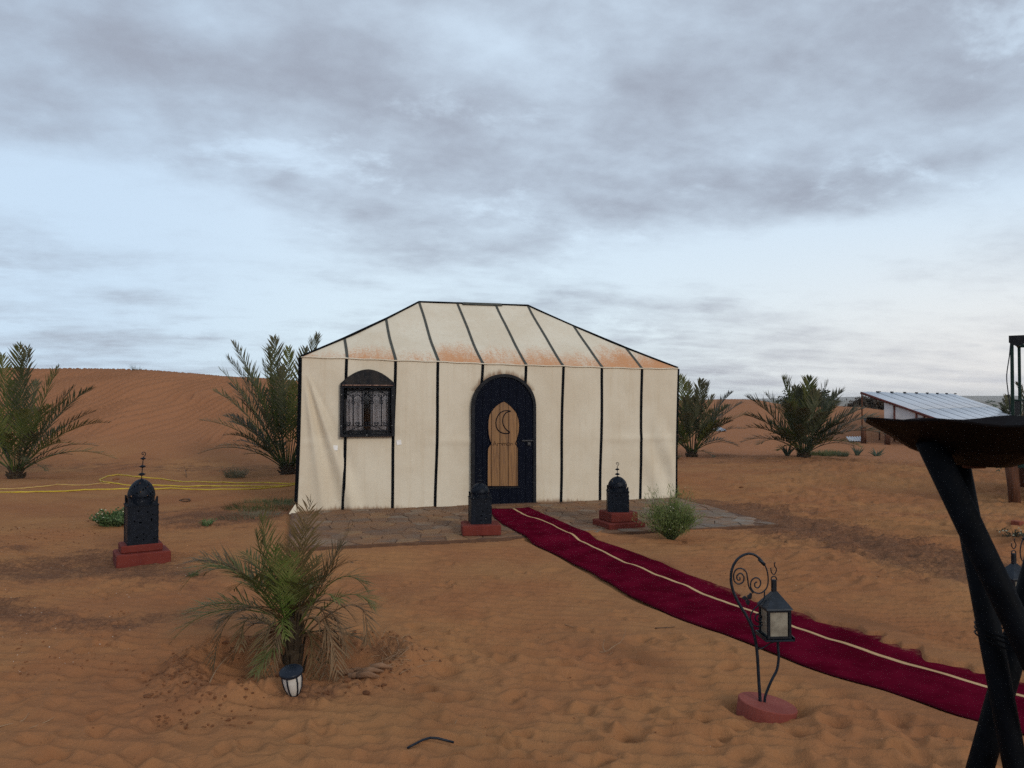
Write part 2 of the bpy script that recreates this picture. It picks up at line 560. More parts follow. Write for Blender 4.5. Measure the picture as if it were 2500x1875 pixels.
M['stone_brown'] = stone_mat('flagstone_brown', [(.150, .078, .042), (.185, .098, .050), (.140, .080, .048), (.235, .132, .062), (.150, .094, .060), (.115, .062, .036), (.175, .088, .044), (.20, .145, .10)])
M['stone_grey'] = stone_mat('flagstone_grey', [(.150, .112, .076), (.180, .138, .098), (.15, .105, .070), (.22, .185, .145), (.165, .112, .070), (.14, .10, .070)])


def sand_mat():
    m, t, p, o = new_mat('desert_sand')
    g = nd(t, 'ShaderNodeNewGeometry').outputs['Position']
    gr = nd(t, 'ShaderNodeAttribute', attribute_name='gravel').outputs['Fac']
    du = nd(t, 'ShaderNodeAttribute', attribute_name='dune').outputs['Fac']
    fa = nd(t, 'ShaderNodeAttribute', attribute_name='far').outputs['Fac']
    n0 = noise(t, g, .55, 5, .55)
    n1 = noise(t, g, 3.0, 5, .6)
    n2 = noise(t, g, 28, 5, .7)
    n3 = noise(t, g, 85, 4, .8)
    c = mixc(t, smooth(t, n0, .35, .65), (.335, .160, .068), (.295, .127, .057))
    c = mixc(t, mth(t, 'MULTIPLY', smooth(t, n1, .45, .75), .4), c, (.205, .085, .039))
    c = mixc(t, du, c, (.315, .140, .068))
    c = mixc(t, mth(t, 'MULTIPLY', smooth(t, n3, .60, .75), .35), c, (.50, .29, .15))
    c = mixc(t, mth(t, 'MULTIPLY', smooth(t, n3, .42, .28), .45), c, (.16, .07, .036))
    gf = mth(t, 'ADD', gr, mth(t, 'MULTIPLY', mth(t, 'SUBTRACT', n1, .5), 1.5))
    gf = mth(t, 'ADD', gf, mth(t, 'MULTIPLY', mth(t, 'SUBTRACT', n2, .5), .9))
    gf = mth(t, 'MULTIPLY', smooth(t, gf, .30, .95), .80)
    gc = mixc(t, smooth(t, n2, .35, .65), (.190, .096, .056), (.110, .055, .034))
    gc = mixc(t, mth(t, 'MULTIPLY', smooth(t, n3, .66, .74), .5), gc, (.42, .33, .27))
    c = mixc(t, gf, c, gc)
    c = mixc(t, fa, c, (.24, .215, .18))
    t.links.new(c, p.inputs['Base Color'])
    p.inputs['Roughness'].default_value = .95
    p.inputs['Specular IOR Level'].default_value = .04
    nw = noise(t, nd(t, 'ShaderNodeVectorMath', operation='MULTIPLY', inp={0: g, 1: (1.0, 1.7, 1.0)}).outputs[0], 9, 4, .65, .4)
    h = mth(t, 'ADD', mth(t, 'MULTIPLY', n3, .4), mth(t, 'ADD', n2, mth(t, 'MULTIPLY', nw, 1.4)))
    bs = mth(t, 'ADD', mth(t, 'MULTIPLY', gf, .4), .55)
    b = nd(t, 'ShaderNodeBump', inp={'Height': h, 'Strength': bs, 'Distance': .02})
    t.links.new(b.outputs[0], p.inputs['Normal'])
    return m


M['sand'] = sand_mat()


def carpet_mat(name, c1, c2, sand):
    m, t, p, o = new_mat(name)
    g = nd(t, 'ShaderNodeNewGeometry').outputs['Position']
    ed = nd(t, 'ShaderNodeAttribute', attribute_name='dust').outputs['Fac']
    n = noise(t, g, 3.2, 6, .65)
    nf = noise(t, g, 160, 3, .7)
    nm = noise(t, g, 22, 5, .7)
    c = mixc(t, smooth(t, n, .35, .65), c1, c2)
    f = mth(t, 'ADD', ed, mth(t, 'MULTIPLY', mth(t, 'SUBTRACT', nm, .5), 1.2))
    f = mth(t, 'MULTIPLY', smooth(t, f, .25, .9), sand)
    f2 = mth(t, 'MULTIPLY', smooth(t, mth(t, 'ADD', mth(t, 'MULTIPLY', nf, .5), mth(t, 'MULTIPLY', n, .5)), .585, .68), .10)
    c = mixc(t, f, c, (.33, .15, .08))
    c = mixc(t, f2, c, (.36, .17, .12))
    t.links.new(c, p.inputs['Base Color'])
    p.inputs['Roughness'].default_value = .95
    p.inputs['Specular IOR Level'].default_value = .0
    b = nd(t, 'ShaderNodeBump', inp={'Height': nf, 'Strength': .5, 'Distance': .006})
    t.links.new(b.outputs[0], p.inputs['Normal'])
    return m


M['carpet'] = carpet_mat('burgundy_carpet', (.115, .0045, .0165), (.066, .0016, .0085), .8)
M['carpet_edge'] = carpet_mat('burgundy_binding', (.07, .004, .012), (.06, .003, .01), .4)
M['carpet_line'] = carpet_mat('cream_stripe', (.58, .38, .20), (.50, .31, .16), .35)


def roofpanel_mat():
    m, t, p, o = new_mat('roof_sheet')
    ga = nd(t, 'ShaderNodeTexCoord').outputs['Generated']
    n = noise(t, ga, 3, 3, .5)
    c = mixc(t, n, (.36, .39, .44), (.42, .45, .50))
    t.links.new(c, p.inputs['Base Color'])
    p.inputs['Roughness'].default_value = .32
    p.inputs['Specular IOR Level'].default_value = .7
    return m


M['roof_sheet'] = roofpanel_mat()


def glass_mat():
    m, t, p, o = new_mat('window_glass')
    gl = nd(t, 'ShaderNodeBsdfGlossy', inp={'Color': (.8, .8, .8, 1), 'Roughness': .05})
    tr = nd(t, 'ShaderNodeBsdfTransparent', inp={'Color': (.85, .85, .87, 1)})
    fr = nd(t, 'ShaderNodeFresnel', inp={'IOR': 1.5})
    ms = nd(t, 'ShaderNodeMixShader', inp={0: fr.outputs[0], 1: tr.outputs[0], 2: gl.outputs[0]})
    t.links.new(ms.outputs[0], o.inputs[0])
    return m


M['glass'] = glass_mat()

# ------------------------------------------------------------------ terrain height
_perm = rng.permutation(256)
_perm = np.concatenate([_perm, _perm, _perm])
_ga = rng.uniform(0, 2 * PI, 256)
_gx, _gy = np.cos(_ga), np.sin(_ga)


def pn(x, y, s=0):
    x = np.asarray(x, float) + 31.7 * s
    y = np.asarray(y, float) - 17.3 * s
    xi, yi = np.floor(x).astype(np.int64), np.floor(y).astype(np.int64)
    xf, yf = x - xi, y - yi
    u = xf * xf * xf * (xf * (xf * 6 - 15) + 10)
    v = yf * yf * yf * (yf * (yf * 6 - 15) + 10)

    def g(ix, iy, dx, dy):
        h = _perm[_perm[ix & 255] + (iy & 255)]
        return _gx[h] * dx + _gy[h] * dy
    a = g(xi, yi, xf, yf)
    b = g(xi + 1, yi, xf - 1, yf)
    c = g(xi, yi + 1, xf, yf - 1)
    d = g(xi + 1, yi + 1, xf - 1, yf - 1)
    return (a + (b - a) * u) + ((c + (d - c) * u) - (a + (b - a) * u)) * v


def fbm(x, y, o=3, s=0):
    r, a = 0, 1.0
    for i in range(o):
        r = r + a * pn(x * 2 ** i, y * 2 ** i, s + i)
        a *= .5
    return r


def sst(v, a, b):
    t = np.clip((v - a) / (b - a), 0, 1)
    return t * t * (3 - 2 * t)


TA = np.array([-3.19, 11.36])               # tent front left corner
TU = np.array([.9646, .2637])
TU = TU / np.linalg.norm(TU)
TN = np.array([-TU[1], TU[0]])              # backwards
TLEN, THALF, RIDGE = 6.17, 2.0, 3.45
PAVQ = -2.85

c_px = [-2500, -800, -200, 0, 350, 560, 900, 1300, 1660, 1730, 1850, 1900, 2000, 2100, 2200, 2400, 2700, 3500, 5000]
c_py = [960, 915, 905, 905, 907, 922, 945, 965, 980, 975, 976, 988, 990, 996, 1010, 1035, 1045, 1030, 960]
c_D = [32, 32, 32, 32, 32, 33, 36, 40, 46, 50, 50, 48, 45, 42, 40, 36, 36, 36, 36]
c_F = [19, 19, 19, 19, 19, 19.5, 21, 22, 23.5, 24, 25, 27, 28, 30, 31, 31, 31, 31, 31]

# carpet edges in photo pixels
car_S = [(1253, 1240), (1283, 1256), (1329, 1270), (1375, 1293), (1421, 1309), (1495, 1358), (1588, 1396), (1680, 1431), (1781, 1472), (1922, 1523), (2052, 1565), (2200, 1615), (2400, 1673), (2600, 1730)]
car_L = [(1193, 1240), (1212, 1265), (1252, 1290), (1297, 1311), (1325, 1337), (1403, 1376), (1495, 1425), (1588, 1476), (1680, 1515), (1841, 1571), (1980, 1628), (2142, 1675), (2340, 1742), (2560, 1808)]
car_R = [(1290, 1236), (1318, 1249), (1357, 1265), (1403, 1285), (1450, 1302), (1540, 1345), (1640, 1384), (1735, 1425), (1850, 1466), (2004, 1514), (2130, 1553), (2270, 1600), (2470, 1655), (2660, 1706)]


def flat(px, py):
    a, b = ray(px, py)
    d = -CAMZ / b
    return np.array([a * d, d])


_mc = {}


def carpet_coords(x, y):
    """lateral offset / half width, and index, for points near the carpet"""
    lat = np.full(x.shape, 99.0)
    idx = np.zeros(x.shape)
    box = (x > -.6) & (x < 5) & (y > 3.0) & (y < 12.6)
    if not box.any(): return lat, idx
    xs, ys = x[box], y[box]
    best = np.full(xs.shape, 1e9)
    bl = np.zeros(xs.shape)
    bi = np.zeros(xs.shape)
    K = KC[::4]
    for i in range(len(K) - 1):
        a, b = K[i], K[i + 1]
        d = b - a
        L2 = d @ d
        t = np.clip(((xs - a[0]) * d[0] + (ys - a[1]) * d[1]) / L2, 0, 1)
        dx, dy = xs - (a[0] + t * d[0]), ys - (a[1] + t * d[1])
        dd = dx * dx + dy * dy
        m = dd < best
        best[m] = dd[m]
        side = (dx * -d[1] + dy * d[0]) / math.sqrt(L2)     # + = left of travel = right in photo? sign fixed below
        bl[m] = side[m]
        bi[m] = (i + t[m]) * 4
    lat[box] = bl
    idx[box] = bi
    return lat, idx


# travel runs from the door towards the camera: left of travel is the photo's right side
PALM5 = flat(716, 1640)
LAMP = flat(1871, 1724)
LAMPZ = .0

NF = 850
fp = []
_r = random.Random(5)
while len(fp) < NF:
    px, py = _r.uniform(-150, 2650), 1000 + 1000 * _r.random() ** .8
    if py < 1150: continue
    p = flat(px, py)
    if _r.random() < .35 and px < 800: continue
    fp.append((p[0], p[1], _r.uniform(.03, .085), _r.uniform(.008, .026) * (1.0 if py > 1250 else .8), _r.uniform(0, PI)))


def tent_coords(x, y):
    dx, dy = x - TA[0], y - TA[1]
    return dx * TU[0] + dy * TU[1], dx * TN[0] + dy * TN[1]


def base_h(x, y):
    """large smooth relief"""
    x = np.asarray(x, float)
    y = np.asarray(y, float)
    r = np.hypot(x, y)
    yy = np.maximum(y, .5)
    px = 1250 + F * x / yy
    px = np.where(y < .5, np.where(x < 0, -2500, 5000), px)
    cp = np.interp(px, c_px, c_py)
    D = np.interp(px, c_px, c_D)
    Ft = np.interp(px, c_px, c_F)
    Hc = CAMZ + (975 - cp) * D / F
    d = np.where(y < .5, r, np.maximum(y, r * .45))
    t = np.clip((d - Ft) / (D - Ft), 0, 1)
    up = np.sin(t * PI / 2) ** 1.25 * (1 - .0 * t)
    up = .55 * up + .45 * (t * t * (3 - 2 * t))
    dn = 1 - sst(d, D, D * 2.4)
    front = sst(y, .5, 8)
    h = Hc * np.where(d < D, up, dn) * front
    # second swell on the right in front of the palms and behind
    h = h + .16 * np.exp(-((x - 8.0) / 3.6) ** 2 - ((y - 17.2) / 1.7) ** 2)
    h = h + .12 * np.exp(-((x - 3.6) / 1.3) ** 2 - ((y - 16.3) / 1.4) ** 2)
    s, q = tent_coords(x, y)
    outside = np.maximum(np.maximum(-s - .3, s - 6.5), np.maximum(PAVQ - .3 - q, q - 4.3))
    mk = sst(outside, 0, 1.6)
    amp = sst(r, 150, 20)
    h = h + (.16 * fbm(x / 5.5, y / 5.5, 3, 3)) * mk * amp * sst(r, 3, 9)
    h = h + .035 * fbm(x / 1.4, y / 1.1, 3, 9) * mk * sst(r, 60, 25)
    far = sst(r, 60, 200)
    h = h + far * (.25 * fbm(x / 60, y / 60, 3, 5) - .2)
    hills = sst(r, 1250, 1900) * (9.3 + 1.6 * fbm(x / 500, y / 500, 3, 8)) * sst(px, 1500, 2300) * (y > 1)
    h = h + hills
    return h


def onground(px, py):
    """ground plan of a pixel on the smooth relief, paving included"""
    a, b = ray(px, py)
    z = 0.0
    for _ in range(6):
        d = (z - CAMZ) / b
        s_, q_ = tent_coords(a * d, d)
        g = float(base_h(np.array([a * d]), np.array([d]))[0])
        pl = float(sst(np.float64(q_ - PAVQ), -.28, -.02))
        z = max(g * (1 - pl) + pl * .064, g) + .010
    return np.array([a * d, d])


cL = np.array([onground(*p) for p in car_L])
cS = np.array([onground(*p) for p in car_S])
cR = np.array([onground(*p) for p in car_R])


def resample(P, n):
    pts = smooth_path([(p[0], p[1], 0) for p in P], 6)
    pts = np.array([(p.x, p.y) for p in pts])
    d = np.concatenate([[0], np.cumsum(np.linalg.norm(np.diff(pts, axis=0), axis=1))])
    t = np.linspace(0, d[-1], n)
    return np.stack([np.interp(t, d, pts[:, 0]), np.interp(t, d, pts[:, 1])], 1)


NC = 220
# parametrise by the stripe; edges found at equal fraction of the control index
ci = np.linspace(0, len(car_L) - 1, NC)


def bycontrol(P):
    pts = smooth_path([(p[0], p[1], 0) for p in P], 20)
    pts = np.array([(p.x, p.y) for p in pts])
    k = np.linspace(0, len(P) - 1, len(pts))
    return np.stack([np.interp(ci, k, pts[:, 0]), np.interp(ci, k, pts[:, 1])], 1)


KL, KS, KR = bycontrol(cL), bycontrol(cS), bycontrol(cR)
KC = (KL + KR) / 2
KW = np.linalg.norm(KR - KL, axis=1) / 2


def H(x, y, detail=True):
    x = np.asarray(x, float)
    y = np.asarray(y, float)
    h = base_h(x, y)
    r = np.hypot(x, y)
    s, q = tent_coords(x, y)
    outside = np.maximum(np.maximum(-s - .05, s - 6.22), np.maximum(PAVQ - .02 - q, q - 4.05))
    mk = sst(outside, 0, .5)
    fine = 0
    if detail:
        # lumps
        nearf = sst(r, 26, 12)
        lump = fbm(x / .55 + .6 * pn(x / 1.5, y / 1.5, 40), y / .36, 3, 12)
        ridg = 1 - np.abs(fbm(x / .75, y / .40, 3, 15)) * 2.2
        zone = sst(pn(x / 2.2, y / 2.2, 21), -.25, .35)
        fine = fine + (.012 * lump + .010 * ridg * zone) * nearf
        # choppy wind-sculpted field on the right
        right = sst(x / np.maximum(y, .5), .20, .38) * sst(y, 5.5, 8.5) * sst(r, 30, 18)
        chop = np.abs(fbm(x / .62 + 1.2 * pn(x / 2, y / 2, 50), y / .34, 3, 31))
        fine = fine + .007 * fbm(x / .12, y / .085, 2, 17) * sst(r, 13, 8)
        fine = fine + right * (.165 * (.35 - chop))
        # ripples: short, wavering, with sharp crests
        w1 = fbm(x / 1.5, y / 1.2, 3, 22)
        w2 = pn(x / .42, y / .30, 27)
        ph = PI * (y * .97 + x * .16) / .125 + w1 * 2.6 + w2 * .45
        rip = .62 - np.abs(np.sin(ph)) ** .8
        m1 = sst(pn(x / 1.3, y / .9, 24) + .30 * sst(x, -1.0, 1.6), -.22, .28) * sst(r, 15, 10)
        fine = fine + .0290 * rip * (.30 + .70 * m1)
        ph2 = PI * (y * .95 + x * .25) / .36 + w1 * 3.2
        fine = fine + .045 * (.6 - np.abs(np.sin(ph2))) * sst(pn(x / 2.2, y / 1.6, 26), -.25, .25) * sst(r, 7, 10) * sst(r, 26, 18) * sst(x, -3.5, .5)
        # dune ripples run up the slope
        dz = sst(y, 20.5, 23.5) * sst(r, 60, 40) * sst(x, 1.0, -2.5)
        w3 = fbm(x / 4, y / 6, 3, 33)
        ph3 = 2 * PI * (x * 1.0 - y * .16 + 1.0 * w3) / .31
        mm = sst(pn(x / 3.2, y / 5, 35), -.55, .05)
        fine = fine + dz * .075 * (np.sin(ph3) + .3 * np.sin(2 * ph3)) * (.25 + .75 * mm)
        # rough soil on the left
        rough = sst(-x / np.maximum(y, .5), .22, .45) * sst(y, 5.5, 6.8) * sst(y, 12.5, 10.5)
        fine = fine + rough * .022 * np.abs(fbm(x / .16, y / .16, 3, 44)) * 2 * sst(pn(x / 1.1, y / .8, 45), -.1, .35)
    # pit round the small palm
    dx, dy = x - PALM5[0], y - PALM5[1]
    rr = np.hypot(dx, dy * 1.30)
    th = np.arctan2(dy, dx)
    wob = 1 + .12 * np.sin(2 * th + 1.0) + .08 * np.sin(5 * th)
    ring = np.exp(-((rr - .62 * wob) / .13) ** 2) * (.080 + .03 * np.sin(3 * th + .5) - .045 * sst(-dy, .2, .5))
    pit = -.050 * np.exp(-(rr / (.46)) ** 4)
    lumpy = np.exp(-((rr - .64 * wob) / .18) ** 2) * .06 * np.abs(fbm(x / .11, y / .11, 3, 60))
    h = h + ring + pit + (lumpy if detail else 0)
    # wind hollow round the round base of the hook lamp
    dl_ = np.hypot(x - LAMP[0], y - LAMP[1])
    lampk = np.exp(-(dl_ / .23) ** 4)
    h = h * (1 - lampk) + lampk * (LAMPZ - .050)
    lat, idx = carpet_coords(x, y)
    wv = np.interp(idx, np.arange(NC), KW)
    near = np.abs(lat) - wv
    flatk = sst(near, -.02, .35)
    h = h * 1.0 + fine * mk * flatk * (1 - lampk)
    under = sst(near, .02, -.03)
    # sand blown over the right edge of the carpet
    along = idx / 10.0
    scal = .085 * (pn(along * 1.1, along * 0 + .5, 71) + .6 * pn(along * 2.7, along * 0 + .2, 72)) * 2
    cover = lat - (wv - .03 + scal)
    cov = sst(cover, -.03, .03) * sst(idx, 112, 135) * (np.abs(lat) < wv + .6)
    low = -.022 * under
    lift = .032 * cov * sst(wv + .45 - lat, 0, .35)
    h = h + np.where(cov > 0, low * (1 - cov) + lift, low)
    # platform: keep the sand just under the stones except where it has drifted on
    inpl = sst(outside, .06, -.02)
    ps = (s, q)
    drift = np.exp(-((s - 3.35) / .85) ** 2 - ((q + 2.75) / .42) ** 2) * .085 + np.exp(-((s - 5.0) / .5) ** 2 - ((q + 2.85) / .35) ** 2) * .07
    drift = drift + .05 * np.exp(-((s + .2) / .3) ** 2)
    drift = drift + .04 * fbm(x / .7, y / .7, 3, 80) * np.exp(-((q + 2.9) / .3) ** 2)
    edge = sst(outside, .5, .0) * (1 - inpl) * (.022 + .02 * pn(s * 1.3, s * 0, 81)) * (q < 0)
    h = np.where(inpl > 0, h * (1 - inpl) + inpl * (-.03 + drift), h + edge)
    return h


def hz(x, y):
    return float(H(np.array([x]), np.array([y]))[0])


def hb(x, y):
    return float(H(np.array([x]), np.array([y]), False)[0])


def ground(px, py, near=2.5):
    """point on the terrain seen at a photo pixel"""
    a, b = ray(px, py)
    d = np.concatenate([np.linspace(near, 12, 800), np.linspace(12, 60, 1200)])
    zz = CAMZ + b * d
    hh = H(a * d, d, False)
    k = np.where(zz < hh)[0]
    if len(k) == 0: return Vector((a * 55, 55, float(H(np.array([a * 55]), np.array([55.]), False)[0])))
    i = k[0]
    dd = d[i]
    return Vector((a * dd, dd, float(hh[i])))


# ------------------------------------------------------------------ sand sheet
def build_terrain():
    angf = np.linspace(math.radians(-41), math.radians(41), 1060)
    angc = np.linspace(math.radians(41), math.radians(319), 90)[1:-1]
    ang = np.concatenate([angf, angc])
    r = np.concatenate([np.linspace(.4, 2.8, 7)[:-1], np.geomspace(2.8, 12, 430)[:-1], np.geomspace(12, 60, 290)[:-1], np.geomspace(60, 2600, 60)])
    na, nr = len(ang), len(r)
    A, R = np.meshgrid(ang, r)
    x = (R * np.sin(A)).ravel()
    y = (R * np.cos(A)).ravel()
    z = H(x, y)
    # footprints and dimples, baked by index range
    Z = z.reshape(nr, na)
    Xg, Yg = x.reshape(nr, na), y.reshape(nr, na)
    for fx, fy, fr, fd, fa in fp:
        R0 = math.hypot(fx, fy)
        A0 = math.atan2(fx, fy)
        i0, i1 = np.searchsorted(r, [R0 - fr * 3, R0 + fr * 3])
        da = fr * 3 / R0
        j0, j1 = np.searchsorted(angf, [A0 - da, A0 + da])
        if j1 - j0 < 2 or i1 - i0 < 2: continue
        sl = (slice(i0, i1), slice(j0, j1))
        dx, dy = Xg[sl] - fx, Yg[sl] - fy
        s, q = tent_coords(fx, fy)
        if -.3 < s < 6.4 and PAVQ - .25 < q < 4.2: continue
        lat, idx = carpet_coords(np.array([fx]), np.array([fy]))
        if abs(lat[0]) < KW[int(idx[0])] + .22: continue
        if math.hypot(fx - PALM5[0], fy - PALM5[1]) < .8: continue
        c, sn = math.cos(fa), math.sin(fa)
        u, v = (dx * c + dy * sn) / (fr * 1.45), (-dx * sn + dy * c) / fr
        d2 = u * u + v * v
        Z[sl] += -fd * np.exp(-d2 ** 1.4) + fd * .42 * np.exp(-((np.sqrt(d2) - 1.45) / .42) ** 2)
    me = bpy.data.meshes.new('sand_ground')
    nv = nr * na
    co = np.empty((nv + 1, 3))
    co[:nv, 0], co[:nv, 1], co[:nv, 2] = x, y, Z.ravel()
    co[nv] = (0, 0, float(Z[0].mean()))
    ii, jj = np.meshgrid(np.arange(nr - 1), np.arange(na), indexing='ij')
    j2 = (jj + 1) % na
    quads = np.stack([ii * na + jj, (ii + 1) * na + jj, (ii + 1) * na + j2, ii * na + j2], -1).reshape(-1, 4)
    quads = quads[:, ::-1]
    j = np.arange(na)
    tris = np.stack([np.full(na, nv), (j + 1) % na, j], 1)[:, ::1]
    nq, ntri = len(quads), len(tris)
    me.vertices.add(nv + 1)
    me.vertices.foreach_set('co', co.ravel())
    me.loops.add(nq * 4 + ntri * 3)
    me.loops.foreach_set('vertex_index', np.concatenate([quads.ravel(), tris.ravel()]).astype(np.int32))
    me.polygons.add(nq + ntri)
    ls = np.concatenate([np.arange(nq) * 4, nq * 4 + np.arange(ntri) * 3]).astype(np.int32)
    me.polygons.foreach_set('loop_start', ls)
    me.polygons.foreach_set('use_smooth', np.ones(nq + ntri, bool))
    me.update(calc_edges=True)
    me.validate()
    # soil attributes
    rr = np.hypot(x, y)
    px = 1250 + F * x / np.maximum(y, .5)
    gl = sst(-x / np.maximum(y, .5), .28, .50) * sst(y, 5.0, 6.2) * sst(y, 9.8, 8.2) * (y > 0)
    gl = gl * sst(pn(x / 1.6, y / 1.2, 90), -.45, .2)
    g2 = np.exp(-((x + 4.2) / 1.6) ** 2 - ((y - 11.3) / 1.2) ** 2)
    g3 = np.exp(-((x - (3.4 + .25 * (11.5 - y))) / 1.0) ** 2) * sst(y, 5.9, 7.4) * sst(y, 14.4, 12.2)
    g4 = .5 * np.exp(-((y - 20.2) / 1.2) ** 2) * sst(x, 2, 5)
    g5 = .55 * np.exp(-((y - 19.0) / 1.3) ** 2) * sst(-x, 0, 4)
    ringm = np.exp(-((np.hypot(x - PALM5[0], (y - PALM5[1]) * 1.3) - .62) / .2) ** 2) * .55
    gr = np.clip(np.maximum.reduce([gl * .88, g2 * .9, g3 * 1.0, g4, g5, ringm]), 0, 1)
    du = sst(y, 19, 23)
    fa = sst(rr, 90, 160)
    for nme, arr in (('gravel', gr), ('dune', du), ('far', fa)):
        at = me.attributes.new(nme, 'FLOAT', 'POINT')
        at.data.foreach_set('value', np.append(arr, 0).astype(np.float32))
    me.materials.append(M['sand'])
    o = bpy.data.objects.new('sand_ground', me)
    COL.objects.link(o)
    tag(o, kind='structure')
    return o


build_terrain()


# ------------------------------------------------------------------ air
m_, t_, p_, o_ = new_mat('desert_haze')
t_.nodes.remove(p_)
pv = nd(t_, 'ShaderNodeVolumePrincipled')
pv.inputs['Color'].default_value = (.99, .99, 1.0, 1)
pv.inputs['Density'].default_value = .00025
pv.inputs['Anisotropy'].default_value = .1
t_.links.new(pv.outputs[0], o_.inputs['Volume'])
hzb = MB()
hzb.box((0, 0, 6.0), (5300, 5300, 24))
hzo = hzb.build('haze', m_)
tag(hzo, kind='stuff')
hzo['label'] = 'thin pale desert haze over the far plain'
hzo['category'] = 'haze'


# ------------------------------------------------------------------ tent
def tw(s, q, z):
    """tent coordinates to world"""
    p = TA + TU * s + TN * q
    return Vector((p[0], p[1], z))


def wall_sz(px, py, q=0.0):
    """pixel to (s, z) on the plane parallel to the front wall at offset q (negative = towards camera)"""
    a, b = ray(px, py)
    o = TA + TN * q
    # (a*d - ox)*nx + (d - oy)*ny = 0
    d = (o[0] * TN[0] + o[1] * TN[1]) / (a * TN[0] + TN[1])
    x, y = a * d, d
    return (x - o[0]) * TU[0] + (y - o[1]) * TU[1], CAMZ + b * d


def wp(px, py, q=0.0):
    s, z = wall_sz(px, py, q)
    return tw(s, q, z)


eave_px = [(735, 871), (847, 874), (965, 879), (1070, 882), (1178, 887), (1285, 891), (1375, 893), (1470, 896), (1567, 899), (1655, 899)]
E = np.array([wall_sz(*p) for p in eave_px])


def eave_z(s):
    return float(np.interp(s, E[:, 0], E[:, 1]))


SL, SR = E[0, 0], E[-1, 0]
HL = 2.11 - SL                                # hip run on the left
HR_ = SR - 4.17


def cloth_off(s, z):
    """outward bulge of the front cloth (towards the camera, metres)"""
    t = z / 2.3
    o = .012 * float(fbm(np.array([s * .9]), np.array([z * .8]), 3, 101)[0])
    # folds radiating from the top left corner
    dx, dz = s - SL, 2.33 - z
    if dx < 1.05:
        ang = math.atan2(max(dx, 0), max(dz, .001))
        R = math.hypot(dx, dz)
        w = sst(np.float64(1.05 - dx), 0, .35) * sst(np.float64(R), .05, .8)
        o += 1.7 * w * (.030 * math.exp(-((ang - .33) / .05) ** 2) - .022 * math.exp(-((ang - .24) / .05) ** 2) + .024 * math.exp(-((ang - .15) / .04) ** 2) - .012 * math.exp(-((ang - .42) / .06) ** 2))
    dx, dz = SR - s, z - .3
    if dx < .8:
        v = s * 1.0 + .45 * z
        o += .026 * math.sin(v * 14) * float(sst(np.float64(.8 - dx), 0, .5)) * float(sst(np.float64(z), 1.7, .6))
    o += .012 * math.exp(-((z - 1.05) / .06) ** 2) * float(sst(np.float64(pn(np.array([s * .7]), np.array([.3]), 5)[0]), -.1, .3))
    return o


def edge_s(t):
    """left and right edges of the front wall, t = 0 bottom, 1 top"""
    l0, l1 = wall_sz(723, 1256)[0], SL
    r0, r1 = wall_sz(1650, 1222)[0], SR
    bow = .012 * math.sin(t * PI)
    return l0 + (l1 - l0) * t + bow, r0 + (r1 - r0) * t - bow


tent = empty('canvas_tent', tw(3.08, 2, 0))
tag(tent, 'cream canvas desert tent with black trim strips and arched navy door', 'tent')
tent_inv = Vector(tent.location)


def loc_(o, par=tent_inv):
    """shift a world-space mesh so that it sits under an unrotated parent"""
    o.data.transform(Matrix.Translation(-par))
    return o


def set_attr(me, name, arr):
    at = me.attributes.new(name, 'FLOAT', 'POINT')
    at.data.foreach_set('value', np.asarray(arr, np.float32))


# door and window geometry in (s,z)
D_l, D_z0 = wall_sz(1151, 1233)
D_r, _ = wall_sz(1304, 1233)
_, D_zt = wall_sz(1226, 915)
D_c = (D_l + D_r) / 2
D_w = (D_r - D_l) / 2
D_z0 = .03
W_l = wall_sz(830, 1000)[0]
W_r = wall_sz(963, 1000)[0]
W_b = wall_sz(898, 1066)[1]
W_sh = wall_sz(898, 936)[1]
W_t = wall_sz(898, 902)[1]


